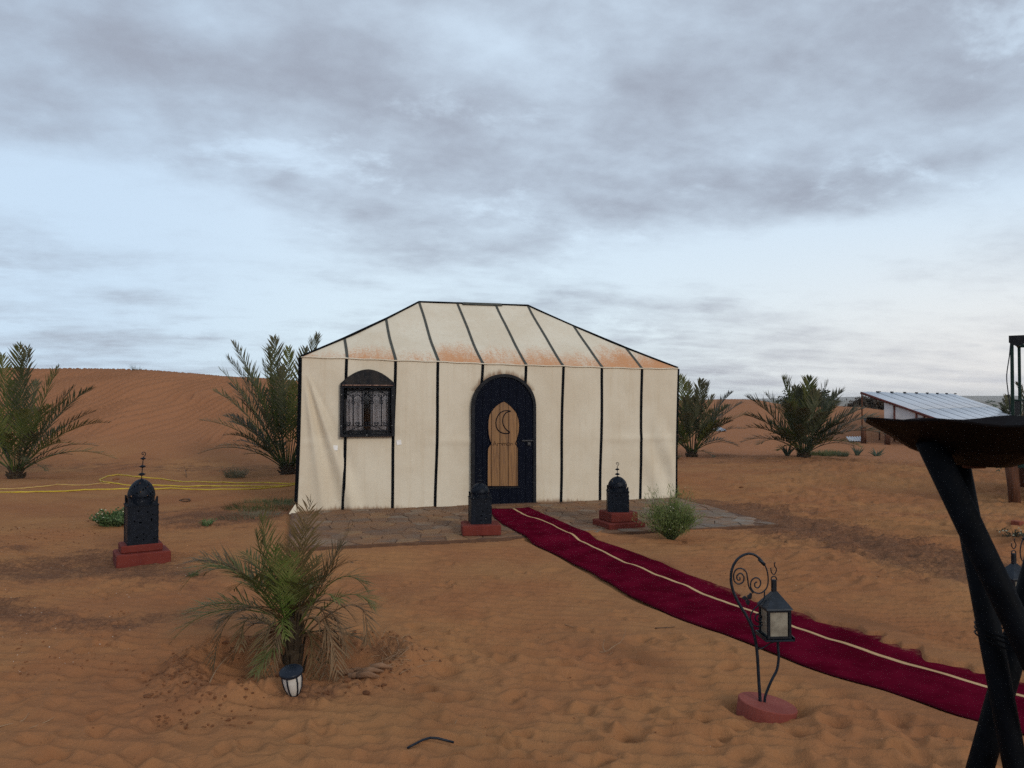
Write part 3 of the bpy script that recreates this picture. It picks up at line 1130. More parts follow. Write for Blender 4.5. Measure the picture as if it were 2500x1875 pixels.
def build_walls():
    nx, nz = 240, 84
    vs, dirt = [], []
    for j in range(nz + 1):
        t = j / nz
        l, r = edge_s(t)
        for i in range(nx + 1):
            s = l + (r - l) * i / nx
            z = .02 + (eave_z(s) - .02) * t
            o = cloth_off(s, z)
            fade = min(1, (1 - t) * 8) * min(1, i / 4) * min(1, (nx - i) / 4)
            vs.append(tw(s, -o * fade, z))
            # dirt: foot of the wall and around the arch
            d = .62 * math.exp(-(z - .04) / .075) * (1 + .6 * math.sin(s * 2.1))
            ds, dz_ = s - D_c, z - (D_zt - D_w)
            R = math.hypot(ds, max(dz_, 0)) - D_w
            if dz_ > -.25 and R > -.02:
                d += (.75 * math.exp(-(R / .10) ** 2) * (1.0 if dz_ > .25 else .55)) * min(1, (dz_ + .25) / .3)
            dirt.append(min(d, 1))
    fs = []
    for j in range(nz):
        for i in range(nx):
            a = j * (nx + 1) + i
            p = vs[a]
            v = Vector((p.x - TA[0], p.y - TA[1]))
            s, z = v.x * TU[0] + v.y * TU[1], p.z
            if W_l + .008 < s < W_r - .035 and W_b + .004 < z < W_sh - .055: continue
            fs.append((a, a + 1, a + nx + 2, a + nx + 1))
    mb = MB()
    mb.add(vs, fs)
    o = mb.build('front_wall', M['canvas'], tent, True)
    set_attr(o.data, 'dirt', dirt)
    set_attr(o.data, 'stain', [0] * len(dirt))
    loc_(o)
    # sides and back
    for nm, pts in (('side_wall', [(edge_s(0)[0], 0, .02, SL, 0), None]),):
        pass
    for nm, (sb, st_) in (('side_wall', (edge_s(0)[0], SL)), ('side_wall', (edge_s(0)[1], SR))):
        m = MB()
        n = 24
        v = []
        for j in range(13):
            t = j / 12
            for i in range(n + 1):
                q = 4 * i / n
                out = .03 * math.sin(t * 3) * (-1 if sb < 1 else 1) * .3
                z0 = eave_z(st_)
                v.append(tw(sb + (st_ - sb) * t + out * math.sin(i / n * PI), q + .002, .02 + (z0 - .02) * t))
        f = [(j * (n + 1) + i, j * (n + 1) + i + 1, (j + 1) * (n + 1) + i + 1, (j + 1) * (n + 1) + i) for j in range(12) for i in range(n)]
        m.add(v, f)
        o = m.build(nm, M['canvas'], tent, True)
        set_attr(o.data, 'dirt', [.62 * math.exp(-(p.z - .04) / .075) for p in v])
        loc_(o)
    m = MB()
    m.add([tw(SL, 4, .02), tw(SR, 4, .02), tw(SR, 4, 2.24), tw(SL, 4, 2.33)], [(0, 1, 2, 3)])
    loc_(m.build('back_wall', M['canvas'], tent))


build_walls()


def roof_pt(s, q, lift=0.0):
    ez = eave_z(np.clip(s, SL, SR))
    k = min(q, 4 - q) / 2
    z = ez + (RIDGE - ez) * k
    sag = -.035 * math.sin(PI * min(1, k)) if k < 1 else 0
    return tw(s, q, z + sag + lift)


def qmax(s):
    if s < 2.11: return 2 * (s - SL) / HL
    if s > 4.17: return 2 * (SR - s) / HR_
    return 2.0


bay_r = random.Random(3)
bays = [(.6, .18), (.85, .30), (.55, .24), (1.0, .44), (.80, .40), (.95, .40), (.8, .34), (1.0, .50), (1.1, .40)]
bay_edges = [SL] + list(E[1:-1, 0]) + [SR]


def build_roof():
    # front slope, one cloth
    nx, nq = 180, 40
    vs, stain = [], []
    for i in range(nx + 1):
        s = SL + (SR - SL) * i / nx
        qm = qmax(s)
        b = min(8, max(0, int(np.searchsorted(bay_edges, s) - 1)))
        inten, hgt = bays[b]
        u = (s - bay_edges[b]) / (bay_edges[b + 1] - bay_edges[b])
        for j in range(nq + 1):
            q = qm * j / nq
            p = roof_pt(s, q)
            n_ = .010 * float(pn(np.array([s * 2.0]), np.array([q * 2.0]), 7)[0])
            p.z += n_
            vs.append(p)
            prof = max(0, 1 - q / (hgt * (1.25 + .35 * math.sin(u * PI) + .2 * u)))
            extra = .0
            if b >= 7 and q > .0: extra = .35 * math.exp(-((u - .55 - q * .5) / .2) ** 2) * max(0, 1 - q / 1.0)
            stain.append(min(1, (prof ** .6) * inten * .92 + extra) if prof > 0 else extra)
    fs = []
    for i in range(nx):
        for j in range(nq):
            a = i * (nq + 1) + j
            fs.append((a, a + nq + 1, a + nq + 2, a + 1))
    m = MB()
    m.add(vs, fs)
    o = m.build('roof_cloth', M['canvas_roof'], tent, True)
    set_attr(o.data, 'stain', stain)
    set_attr(o.data, 'dirt', [0] * len(stain))
    loc_(o)
    m = MB()
    vs = []
    for i in range(61):
        s = SL + (SR - SL) * i / 60
        qm = qmax(s)
        for j in range(9):
            vs.append(roof_pt(s, 4 - qm * j / 8))
    m.add(vs, [(i * 9 + j, i * 9 + j + 1, (i + 1) * 9 + j + 1, (i + 1) * 9 + j) for i in range(60) for j in range(8)])
    rl, rr = roof_pt(2.11, 2), roof_pt(4.17, 2)
    b = len(m.v)
    m.add([tw(SL, 0, eave_z(SL)), tw(SL, 4, eave_z(SL)), rl], [(0, 1, 2)])
    m.add([tw(SR, 0, eave_z(SR)), tw(SR, 4, eave_z(SR)), rr], [(1, 0, 2)])
    loc_(m.build('rear_roof_cloth', M['canvas'], tent, True))
    # folded hem at the eave
    m = MB()
    m.tube([tw(SL + (SR - SL) * i / 60, -.012, eave_z(SL + (SR - SL) * i / 60) - .006 + .004 * math.sin(i * 1.3)) for i in range(61)], .010, 6)
    loc_(m.build('eave_hem', M['canvas'], tent, True))
    # ridge and hip piping
    for a, b, r in ((tw(SL, 0, eave_z(SL)), rl, .017), (rl, rr, .020), (rr, tw(SR, 0, eave_z(SR)), .017), (tw(SL, 4, 2.33), rl, .016), (tw(SR, 4, 2.24), rr, .016)):
        m = MB()
        pts = []
        for k in range(25):
            t = k / 24
            p = a.lerp(b, t)
            if r < .02: p.z -= .035 * math.sin(PI * t) * .9
            pts.append(p + Vector((0, 0, .008)))
        m.tube(pts, r, 6)
        loc_(m.build('hip_piping' if r < .02 else 'ridge_piping', M['black_cloth'], tent, True))
    # grey patch on the ridge
    a, b = 2.9, 3.65
    m = MB()
    f = [tw(a, 1.93, RIDGE - .018), tw(b, 1.93, RIDGE - .018), tw(b, 2.0, RIDGE + .032), tw(a + .03, 2.0, RIDGE + .032)]
    g = [tw(b, 2.07, RIDGE - .018), tw(a, 2.07, RIDGE - .018)]
    m.add(f + g, [(0, 1, 2, 3), (3, 2, 4, 5), (0, 3, 5), (1, 4, 2)])
    loc_(m.build('ridge_patch', M['roof_trim'], tent))


build_roof()


def ribbon(pts_c, half, nrm_dir, side_dir, name, mt):
    """flat strip with thickness"""
    m = MB()
    vs = []
    for p in pts_c:
        for sx_, dz_ in ((-half, 0), (half, 0), (half, .005), (-half, .005)):
            vs.append(p + side_dir * sx_ + nrm_dir * dz_)
    fs = []
    n = len(pts_c)
    for i in range(n - 1):
        for k in range(4):
            k2 = (k + 1) % 4
            fs.append((i * 4 + k, i * 4 + k2, i * 4 + 4 + k2, i * 4 + 4 + k))
    fs += [(0, 1, 2, 3), ((n - 1) * 4 + 3, (n - 1) * 4 + 2, (n - 1) * 4 + 1, (n - 1) * 4)]
    m.add(vs, fs)
    return loc_(m.build(name, mt, tent))


u3 = Vector((TU[0], TU[1], 0))
n3 = Vector((-TN[0], -TN[1], 0))
wall_strips = [((847, 873), (838, 1253), 0, .27), ((847, 873), (838, 1253), .485, 1), ((965, 878), (957, 1246), 0, 1), ((1070, 882), (1063, 1244), 0, 1),
               ((1178, 886), (1171, 1240), 0, .16), ((1285, 890), (1278, 1235), 0, .14), ((1375, 893), (1369, 1231), 0, 1), ((1470, 895), (1465, 1228), 0, 1), ((1567, 898), (1563, 1226), 0, 1)]
for (a, b, t0, t1) in wall_strips:
    s0, z0 = wall_sz(*a)
    s1, z1 = wall_sz(*b)
    z1 = .015
    pts = []
    for k in range(31):
        t = t0 + (t1 - t0) * k / 30
        s, z = s0 + (s1 - s0) * t, z0 + (z1 - z0) * t
        s += .006 * math.sin(t * 7 + s0 * 5)
        if t1 < .2: s += .03 * t / .16 * t / .16 * (1 if s0 > 3.3 else 1) * -.5
        tt = (z - .02) / 2.26
        fade = min(1, (1 - tt) * 8)
        pts.append(tw(s, -cloth_off(s, z) * max(0, fade) - .003, z))
    ribbon(pts, .0215, n3, u3, 'trim_strip', M['black_cloth'])
for (px, py) in eave_px[1:-1]:
    s0 = wall_sz(px, py)[0]
    qm = qmax(s0)
    pts = []
    for k in range(25):
        q = qm * k / 24
        p = roof_pt(s0 + .006 * math.sin(q * 4 + s0), q, .004)
        p.z += .010 * float(pn(np.array([s0 * 2.0]), np.array([q * 2.0]), 7)[0])
        if k == 0: p += n3 * .012
        pts.append(p)
    ribbon(pts, .021, Vector((0, 0, 1)), u3, 'roof_trim_strip', M['roof_trim'])
# corner strips
for t_i, px0, px1 in ((0, 723, 735), (1, 1650, 1655)):
    pts = []
    for k in range(31):
        t = k / 30
        l, r = edge_s(t)
        s = (l - .012) if t_i == 0 else (r + .012)
        pts.append(tw(s, -.004, -.02 + (eave_z(SL if t_i == 0 else SR) + .01) * t))
    ribbon(pts, .026 if t_i == 0 else .014, n3, u3, 'corner_strip', M['black_cloth'])
# loose foot of the canvas at the left corner
m = MB()
c0 = wp(722, 1252)
vs = [c0 + Vector((0, 0, .14)), wp(705, 1262, -.1) * 1.0, wp(722, 1268, -.12), c0 + Vector((.03, .02, .02))]
vs[1].z = .03; vs[2].z = .02
m.prism(vs, [v + Vector((0, .02, -.012)) for v in vs])
loc_(m.build('canvas_foot', M['canvas'], tent))


# ---- door
def arch_top(s, w, c=None):
    """height of the arched outline at offset s for half width w (outer)"""
    x = min(abs(s - D_c) / w, 1)
    return (D_zt - D_w * 1.02) + (w * 1.02 + (D_w - w) * 0) * math.sqrt(max(0, 1 - x ** 2.15))


door = MB()
Q0 = -.055     # front face of the navy boards
# frame as an arched band
fr = MB()
out_, in_ = [], []
wo_, wi_ = D_w + .012, D_w - .035
zs = D_zt - D_w * 1.02
path = [(D_c - 1, 0)]
of, inn = [], []
for t in range(7):
    z = D_z0 + (zs - D_z0) * t / 6
    of.append((D_c - wo_, z)); inn.append((D_c - wi_, z))
for k in range(1, 28):
    th = PI - PI * k / 28
    of.append((D_c + wo_ * math.cos(th), zs + wo_ * 1.02 * math.sin(th) ** .97))
    inn.append((D_c + wi_ * math.cos(th), zs + wi_ * 1.02 * math.sin(th) ** .97))
for t in range(7):
    z = zs + (D_z0 - zs) * t / 6
    of.append((D_c + wo_, z)); inn.append((D_c + wi_, z))
vs = []
for (a, b) in zip(of, inn):
    vs += [tw(a[0], 0.0, a[1]), tw(a[0], -.082, a[1]), tw(b[0], -.082, b[1]), tw(b[0], 0.0, b[1])]
n = len(of)
fs = [(i * 4 + k, i * 4 + (k + 1) % 4, i * 4 + 4 + (k + 1) % 4, i * 4 + 4 + k) for i in range(n - 1) for k in range(4)]
fs += [(0, 1, 2, 3), ((n - 1) * 4 + 3, (n - 1) * 4 + 2, (n - 1) * 4 + 1, (n - 1) * 4)]
fr.add(vs, fs)
door_o = loc_(fr.build('door', M['frame_black'], tent))


def board(s0, s1, bot, top, q_front, thick, name, mt, parent, gap=.0025, ns=8):
    """plank between s0,s1 whose outline is bot(s)..top(s)"""
    m = MB()
    s0, s1 = s0 + gap, s1 - gap
    F_, B_ = [], []
    ss = [s0 + (s1 - s0) * i / ns for i in range(ns + 1)]
    vs = []
    ch = .002
    for s in ss:
        b, t = bot(s), top(s)
        if t < b: t = b
        vs += [tw(s, q_front, b), tw(s, q_front, t), tw(s, q_front + thick, t), tw(s, q_front + thick, b)]
    fs = [(i * 4 + k, i * 4 + (k + 1) % 4, i * 4 + 4 + (k + 1) % 4, i * 4 + 4 + k) for i in range(ns) for k in range(4)]
    fs += [(3, 2, 1, 0), (ns * 4, ns * 4 + 1, ns * 4 + 2, ns * 4 + 3)]
    # flip so that normals face out
    m.add(vs, [tuple(reversed(f)) for f in fs])
    return loc_(m.build(name, mt, parent))


dl, dr = D_c - wi_ + .001, D_c + wi_ - .001
seam_px = [1178, 1199, 1221, 1242, 1262, 1283]
seams = [dl] + [wall_sz(p, 1080, Q0)[0] for p in seam_px] + [dr]


def door_top(s):
    x = min(abs(s - D_c) / wi_, 1)
    return zs + wi_ * 1.02 * max(0, 1 - x * x) ** .49 - .002


for a, b in zip(seams[:-1], seams[1:]):
    board(a, b, lambda s: D_z0 + .012, door_top, Q0 + random.uniform(-.001, .001), .03, 'plank', M['navy'], door_o)

# pine inset, keyhole shape, measured on the photo (crop px -> photo px)
def cp2(x, y): return 1130 + x / 4.61, 900 + y / 4.61


left_u = [(318, 843), (300, 800), (287, 740), (281, 660), (284, 590), (297, 520), (320, 480), (360, 430), (410, 390), (462, 366)]
right_u = [(592, 843), (615, 790), (632, 710), (637, 640), (630, 570), (612, 510), (585, 470), (545, 425), (505, 390), (462, 366)]
left_l = [(275, 1325), (276, 1100), (278, 930), (282, 895), (295, 870), (318, 848)]
right_l = [(622, 1325), (627, 1100), (630, 930), (622, 890), (608, 865), (592, 848)]
QI = Q0 - .012


def SZ(lst): return [wall_sz(*cp2(*p), QI) for p in lst]


LU, RU, LL, RL = SZ(left_u), SZ(right_u), SZ(left_l), SZ(right_l)
z_n = (LU[0][1] + RU[0][1]) / 2
z_b = (LL[0][1] + RL[0][1]) / 2
s_apex = LU[-1][0]


def env(lst, s, which):
    """z range on one side curve where the outline reaches s"""
    zs_ = []
    for (a, b) in zip(lst[:-1], lst[1:]):
        if (a[0] - s) * (b[0] - s) <= 0 and a[0] != b[0]:
            zs_.append(a[1] + (b[1] - a[1]) * (s - a[0]) / (b[0] - a[0]))
    return zs_


def up_top(s):
    z = env(LU if s < s_apex else RU, s, 0)
    return max(z) if z else z_n


def up_bot(s):
    z = env(LU if s < s_apex else RU, s, 0)
    if len(z) >= 2: return min(z)
    return z_n


def lo_top(s):
    z = env(LL if s < s_apex else RL, s, 0)
    return min(z_n, max(z)) if z else z_n


pine_seams = [wall_sz(1199.5, 1080, QI)[0], wall_sz(1220.5, 1080, QI)[0], wall_sz(1241, 1080, QI)[0], wall_sz(1262, 1080, QI)[0]]
lo_l, lo_r = max(LL[0][0], LL[1][0], LL[2][0]), min(RL[0][0], RL[1][0])
up_l = min(p[0] for p in LU); up_r = max(p[0] for p in RU)
# outer boards: upper lobe and lower piece apart, inner boards in one
board(up_l, pine_seams[0], up_bot, up_top, QI, .011, 'pine_board', M['pine'], door_o, .0045)
board(lo_l, pine_seams[0], lambda s: z_b, lo_top, QI, .011, 'pine_board', M['pine'], door_o, .0045)
for a, b in zip(pine_seams[:-1], pine_seams[1:]):
    board(a, b, lambda s: z_b, up_top, QI, .011, 'pine_board', M['pine'], door_o, .0045, 10)
board(pine_seams[-1], up_r, up_bot, up_top, QI, .011, 'pine_board', M['pine'], door_o, .0045)
board(pine_seams[-1], lo_r, lambda s: z_b, lo_top, QI, .011, 'pine_board', M['pine'], door_o, .0045)
# dark rim along the inset outline
m = MB()
rim = [tw(s, QI - .001, z) for s, z in LL[:1] + LL[1:] + LU] + [tw(s, QI - .001, z) for s, z in list(reversed(RU))[1:] + list(reversed(RL))]
rim.append(rim[0])
m.tube(rim, .0075, 6)
loc_(m.build('inset_rim', M['navy'], door_o))
m = MB()
m.box(tw((lo_l + lo_r) / 2, QI, z_b - .022), (lo_r - lo_l + .06, .012, .012), math.atan2(TU[1], TU[0]))
loc_(m.build('inset_sill', M['frame_black'], door_o))


def strokes(name, lists, rad, mt, parent, conv, q, k=3):
    m = MB()
    for L in lists:
        P = [tw(*(lambda a: (a[0], q, a[1]))(wall_sz(*conv(*p), q))) for p in L]
        if k > 1 and len(P) > 2: P = smooth_path(P, k)
        m.tube(P, rad, 5, flat=1.0)
    return loc_(m.build(name, mt, parent, True))


# crescent moon outline
moon = [[(540, 478), (500, 472), (450, 480), (405, 515), (378, 570), (374, 625), (385, 675), (420, 712), (470, 730), (522, 727)],
        [(522, 727), (525, 712), (500, 695), (470, 660), (450, 610), (452, 560), (470, 515), (500, 490), (540, 478)]]
strokes('crescent_moon', moon, .0085, M['navy'], door_o, cp2, QI - .003)


def cp3(x, y): return 1185 + x / 24.58, 1060 + y / 24.58


letters = [
    [[(455, 700), (555, 410), (665, 690)], [(500, 590), (620, 590)]],
    [[(720, 705), (722, 560)], [(722, 580), (770, 545), (840, 550), (858, 600), (860, 690)], [(858, 580), (910, 545), (965, 560), (990, 610), (992, 680)]],
    [[(1028, 690), (1032, 540)], [(1032, 570), (1075, 530), (1115, 550), (1132, 600), (1135, 690)], [(1135, 580), (1175, 535), (1225, 550), (1245, 600), (1250, 690)]],
    [[(1390, 505), (1320, 530), (1292, 600), (1320, 665), (1385, 690), (1450, 660), (1475, 595), (1450, 530), (1390, 505)]],
    [[(1528, 680), (1535, 535)], [(1535, 570), (1580, 535), (1625, 560), (1645, 610), (1648, 680)]],
]
for i, ch in enumerate(letters):
    m = MB()
    for L in ch:
        P = [tw(*(lambda a: (a[0], QI, a[1]))(wall_sz(*cp3(*p), QI))) for p in L]
        if len(P) > 3: P = smooth_path(P, 3)
        m.tube(P, .0046, 4)
    loc_(m.build('carved_letter', mat('burnt_carving', (.045, .020, .008), None, 5, .9) if i == 0 else bpy.data.materials['burnt_carving'], door_o))
# latch
m = MB()
ls, lz = wall_sz(1300, 1076, -.09)
rzt = math.atan2(TU[1], TU[0])
m.box(tw(ls - .08, -.062, lz), (.17, .014, .022), rzt)
m.tube([tw(ls - .17, -.075, lz), tw(ls + .02, -.10, lz)], .006, 6)
m.box(tw(ls - .05, -.066, lz - .05), (.05, .02, .05), rzt)
m.tube([tw(ls - .07, -.09, lz - .03), tw(ls - .07, -.10, lz - .06), tw(ls - .03, -.10, lz - .06)], .005, 6)
loc_(m.build('latch', M['thread'], door_o))
m = MB()
m.box(tw(D_c, -.06, .045), (D_w * 2 + .10, .16, .03), rzt, bev=.004)
loc_(m.build('threshold', M['mortar'], door_o))

# ---- window
QW = -.075
m = MB()
bw = .05
ww = W_r - W_l
Wc = (W_l + W_r) / 2
box_t = W_sh - .025
for c, sz in ((( W_l + bw / 2, (W_b + box_t) / 2), (bw, box_t - W_b)), ((W_r - bw / 2, (W_b + box_t) / 2), (bw, box_t - W_b))):
    m.box(tw(c[0], QW / 2, c[1]), (sz[0], -QW, sz[1]), rzt, bev=.004)
m.box(tw(Wc, QW / 2, W_b + bw / 2), (ww - 2 * bw - .002, -QW, bw), rzt, bev=.004)
m.box(tw(Wc, QW / 2, box_t - bw / 2), (ww - 2 * bw - .002, -QW, bw), rzt, bev=.004)
win = loc_(m.build('window', M['frame_black'], tent))
# arched head board
top = [(W_l + .004, W_sh - .022)]
for k in range(0, 17):
    t = k / 16
    s = W_l + .004 + (ww - .008) * t
    top.append((s, W_sh + (W_t - W_sh) * (1 - abs(2 * t - 1) ** 1.9)))
top.append((W_r - .004, W_sh - .022))
m = MB()
m.prism([tw(s, QW - .006, z) for s, z in reversed(top)], [tw(s, -.01, z) for s, z in reversed(top)])
loc_(m.build('head_board', mat('worn_head_board', (.006, .007, .010), (.026, .022, .020), 9, .7, stretch=(1, 1, .6), contrast=1.6, bump=.3), win))
m = MB()
m.box(tw(Wc, QW - .012, W_sh - .030), (ww * .93, .03, .012), rzt, bev=.003)
loc_(m.build('ledge', M['ledge'], win))
# inner casement
il, ir = W_l + bw + .012, W_r - bw - .012
ib, it_ = W_b + bw + .012, box_t - bw - .012
m = MB()
cw = .035
for c, sz in (((il + cw / 2, (ib + it_) / 2), (cw, it_ - ib)), ((ir - cw / 2, (ib + it_) / 2), (cw, it_ - ib)), (((il + ir) / 2, ib + cw / 2), (ir - il - 2 * cw - .002, cw)), (((il + ir) / 2, it_ - cw / 2), (ir - il - 2 * cw - .002, cw))):
    m.box(tw(c[0], .02, c[1]), (sz[0], .04, sz[1]), rzt)
loc_(m.build('casement', M['frame_black'], win))
m = MB()
m.box(tw((il + ir) / 2, .012, (ib + it_) / 2), (ir - il - .05, .004, it_ - ib - .05), rzt)
loc_(m.build('pane', M['glass'], win))
# curtains behind, parted in the middle
for (a, b) in ((il + .01, il + (ir - il) * .42), (il + (ir - il) * .58, ir - .01)):
    m = MB()
    vs = []
    for i in range(31):
        s = a + (b - a) * i / 30
        for z in (ib - .02, (ib + it_) / 2, it_ + .02):
            vs.append(tw(s, .075 + .012 * math.sin(i * .9 + (z * 2)), z))
    m.add(vs, [(i * 3 + k, i * 3 + 3 + k, i * 3 + 4 + k, i * 3 + 1 + k) for i in range(30) for k in range(2)])
    loc_(m.build('curtain', M['curtain'], win, True))


def cw_(x, y): return 780 + x / 6.912, 880 + y / 6.912


QG = QW - .004
gr_l = [[(440, 583), (1190, 583)], [(440, 1105), (1190, 1105)], [(400, 460), (400, 1245)], [(400, 1245), (1215, 1245)], [(1215, 1245), (1215, 460)], [(1215, 460), (400, 460)],
        [(470, 578), (650, 500), (760, 478)], [(1140, 578), (1000, 510), (880, 478)],
        [(460, 1215), (620, 1130), (740, 1108)], [(1150, 1215), (1000, 1140), (880, 1108)]]
bars = []
for x in (568, 725, 888, 1045):
    bars.append([(x, 583), (x, 1105)])
    gr_l.append([(x - 25, 705), (x, 665), (x + 25, 705), (x, 745), (x - 25, 705)])
for i, x in enumerate((568, 725, 888, 1045)):
    gr_l.append([(x - 4, 680), (x - 12, 630), (x - 55, 590)])
    gr_l.append([(x + 4, 680), (x + 12, 630), (x + 55, 590)])
scr = []
for x in (490, 645, 810, 960, 1110):
    for sg in (-1, 1):
        scr.append([(x, 1100), (x + sg * 20, 1085), (x + sg * 38, 1062), (x + sg * 28, 1042), (x + sg * 10, 1050), (x + sg * 14, 1068), (x + sg * 24, 1064)])
for x, y in ((760, 545), (870, 545), (750, 1190), (850, 1190)):
    scr.append([(x + 34 * math.cos(a), y + 36 * math.sin(a)) for a in [k * PI / 6 for k in range(13)]])
strokes('grille', gr_l + scr, .0058, M['black_iron'], win, cw_, QG, 2)
for b_ in bars:
    strokes('bar', [b_], .0085, M['black_iron'], win, cw_, QG - .002, 1)
m = MB()
for x, y in ((375, 577), (1235, 587), (367, 1105), (1222, 1097), (800, 1257)):
    p = wp(*cw_(x, y), QW - .003)
    m.lathe([(.0001, .004), (.004, .003), (.005, 0)], 6, p)
    m.box(p, (.008, .008, .008))
loc_(m.build('screw_head', M['wirewhite'], win))
# tape squares
for (px, py, a) in ((818, 1093, .75), (974, 1080, .9)):
    s, z = wall_sz(px, py)
    h_ = .052
    o_ = cloth_off(s, z)
    pts = [(s + h_ * math.cos(a + k * PI / 2), z + h_ * math.sin(a + k * PI / 2)) for k in range(4)]
    m = MB()
    m.prism([tw(x, -o_ - .008, y) for x, y in reversed(pts)], [tw(x, -o_ - .002, y) for x, y in reversed(pts)])
    loc_(m.build('tape_patch', M['tape'], tent))

# ------------------------------------------------------------------ stone paving
pav = empty('stone_paving', tw(3.1, PAVQ / 2, 0))
tag(pav, kind='structure')
pinv = Vector(pav.location)
m = MB()
c4 = [(-.06, .02), (6.18, .02), (6.20, PAVQ), (-.02, PAVQ - .03)]
n_e = 60
edge = [(-.06 + 6.25 * i / n_e, PAVQ - .012 + .028 * float(pn(np.array([i * .35]), np.array([.7]), 3)[0])) for i in range(n_e + 1)]
poly = [(-.06, .02)] + edge + [(6.19, .02)]
m.prism([tw(s, q, .041) for s, q in poly], [tw(s, q - .0, -.15) for s, q in poly])
o = m.build('mortar_bed', M['mortar'], pav)
loc_(o, pinv)
vr = random.Random(12)
cols_, rows_ = 25, 12
seeds = []
for i in range(-1, cols_ + 1):
    for j in range(-1, rows_ + 1):
        s = (i + .5 + vr.uniform(-.38, .38) + .5 * (j % 2) * .6) * 6.24 / cols_ - .05
        q = PAVQ + (j + .5 + vr.uniform(-.38, .38)) * (-PAVQ + .0) / rows_
        seeds.append((s, q))


def clip(poly, a, b, c):
    """keep a*x+b*y<=c"""
    out = []
    for i in range(len(poly)):
        p, q = poly[i], poly[(i + 1) % len(poly)]
        fp_, fq = a * p[0] + b * p[1] - c, a * q[0] + b * q[1] - c
        if fp_ <= 0: out.append(p)
        if fp_ * fq < 0:
            t = fp_ / (fp_ - fq)
            out.append((p[0] + (q[0] - p[0]) * t, p[1] + (q[1] - p[1]) * t))
    return out


stone_n = 0
for k, (s, q) in enumerate(seeds):
    if not (-.04 < s < 6.17 and PAVQ < q < -.01): continue
    cell = [(-.04, PAVQ + .008), (6.17, PAVQ + .008), (6.17, -.01), (-.04, -.01)]
    nb = sorted(seeds, key=lambda p: (p[0] - s) ** 2 + (p[1] - q) ** 2)[1:13]
    for (x, y) in nb:
        dx, dy = x - s, y - q
        L = math.hypot(dx, dy)
        c = (dx * (x + s) + dy * (y + q)) / 2 - L * .005
        cell = clip(cell, dx, dy, c)
        if len(cell) < 3: break
    if len(cell) < 3: continue
    cx = sum(p[0] for p in cell) / len(cell)
    cy = sum(p[1] for p in cell) / len(cell)
    z = .049 + vr.uniform(-.004, .006)
    tx, ty = vr.uniform(-.02, .02), vr.uniform(-.02, .02)
    topv = [tw(cx + (a - cx) * .93, cy + (b - cy) * .93, z + (a - cx) * tx + (b - cy) * ty) for a, b in cell]
    midv = [tw(a, b, z - .006 + (a - cx) * tx + (b - cy) * ty) for a, b in cell]
    botv = [tw(a, b, .030) for a, b in cell]
    n = len(cell)
    m = MB()
    ff = [tuple(range(n))] + [(n + i, n + (i + 1) % n, (i + 1) % n, i) for i in range(n)] + [(2 * n + i, 2 * n + (i + 1) % n, n + (i + 1) % n, n + i) for i in range(n)]
    m.add(topv + midv + botv, ff)
    grey = s + vr.uniform(-.35, .35) > 4.9
    o = m.build('flagstone', M['stone_grey'] if grey else M['stone_brown'], pav)
    loc_(o, pinv)
    stone_n += 1

# ------------------------------------------------------------------ carpet
ZC = .014


def carpet_z(x, y):
    s, q = tent_coords(x, y)
    g = base_h(x, y)
    outside = np.maximum(np.maximum(-s - .05, s - 6.22), np.maximum(PAVQ - q, q - 4.05))
    pl = sst(outside, .28, 0.02)
    return np.maximum(g * (1 - pl) + pl * .058, g + 0) + .003


def build_carpet():
    root = empty('burgundy_carpet_runner', (float(KC[60, 0]), float(KC[60, 1]), 0))
    tag(root, 'long burgundy carpet runner with one cream stripe leading to the tent door', 'carpet')
    ri = Vector(root.location)

    def strip(name, A, B, na, mt, lift, thick=.010, du=True):
        vs, dust = [], []
        for i in range(NC):
            for j in range(na + 1):
                t = j / na
                p = A[i] * (1 - t) + B[i] * t
                vs.append([p[0], p[1], 0])
        vs = np.array(vs)
        z = carpet_z(vs[:, 0], vs[:, 1]) + lift
        z = z + .007 * fbm(vs[:, 0] / .30, vs[:, 1] / .30, 2, 77)
        vs[:, 2] = z
        n = len(vs)
        low = vs.copy()
        low[:, 2] -= thick
        fs = []
        for i in range(NC - 1):
            for j in range(na):
                a = i * (na + 1) + j
                fs.append((a, a + na + 1, a + na + 2, a + 1))
            a = i * (na + 1)
            fs.append((a, n + a, n + a + na + 1, a + na + 1))
            a = i * (na + 1) + na
            fs.append((a, a + na + 1, n + a + na + 1, n + a))
        fs.append(tuple(list(range(na + 1)) + [n + j for j in range(na, -1, -1)]))
        m = MB()
        m.add([tuple(p) for p in np.concatenate([vs, low])], fs)
        o = m.build(name, mt, root, True)
        lat, idx = carpet_coords(vs[:, 0], vs[:, 1])
        wv = np.interp(idx, np.arange(NC), KW)
        dd = sst(lat - wv, -.16, .0) * sst(idx, 70, 125) * .50 + .35 * sst(-lat - wv, -.05, 0) * 0
        set_attr(o.data, 'dust', np.concatenate([dd, dd]))
        loc_(o, ri)
        return o
    dirv = (KR - KL) / np.linalg.norm(KR - KL, axis=1)[:, None]
    ext = np.interp(np.arange(NC), [0, 108, 130, NC], [0, 0, .09, .09])[:, None]
    strip('pile', KL + dirv * .018, KS - dirv * .0165, 14, M['carpet'], .004)
    strip('pile', KS + dirv * .0165, KR + dirv * ext, 10, M['carpet'], .004)
    strip('cream_stripe', KS - dirv * .016, KS + dirv * .016, 1, M['carpet_line'], .005)
    strip('edge_binding', KL - dirv * .002, KL + dirv * .0175, 1, M['carpet_edge'], .005, .008)


build_carpet()


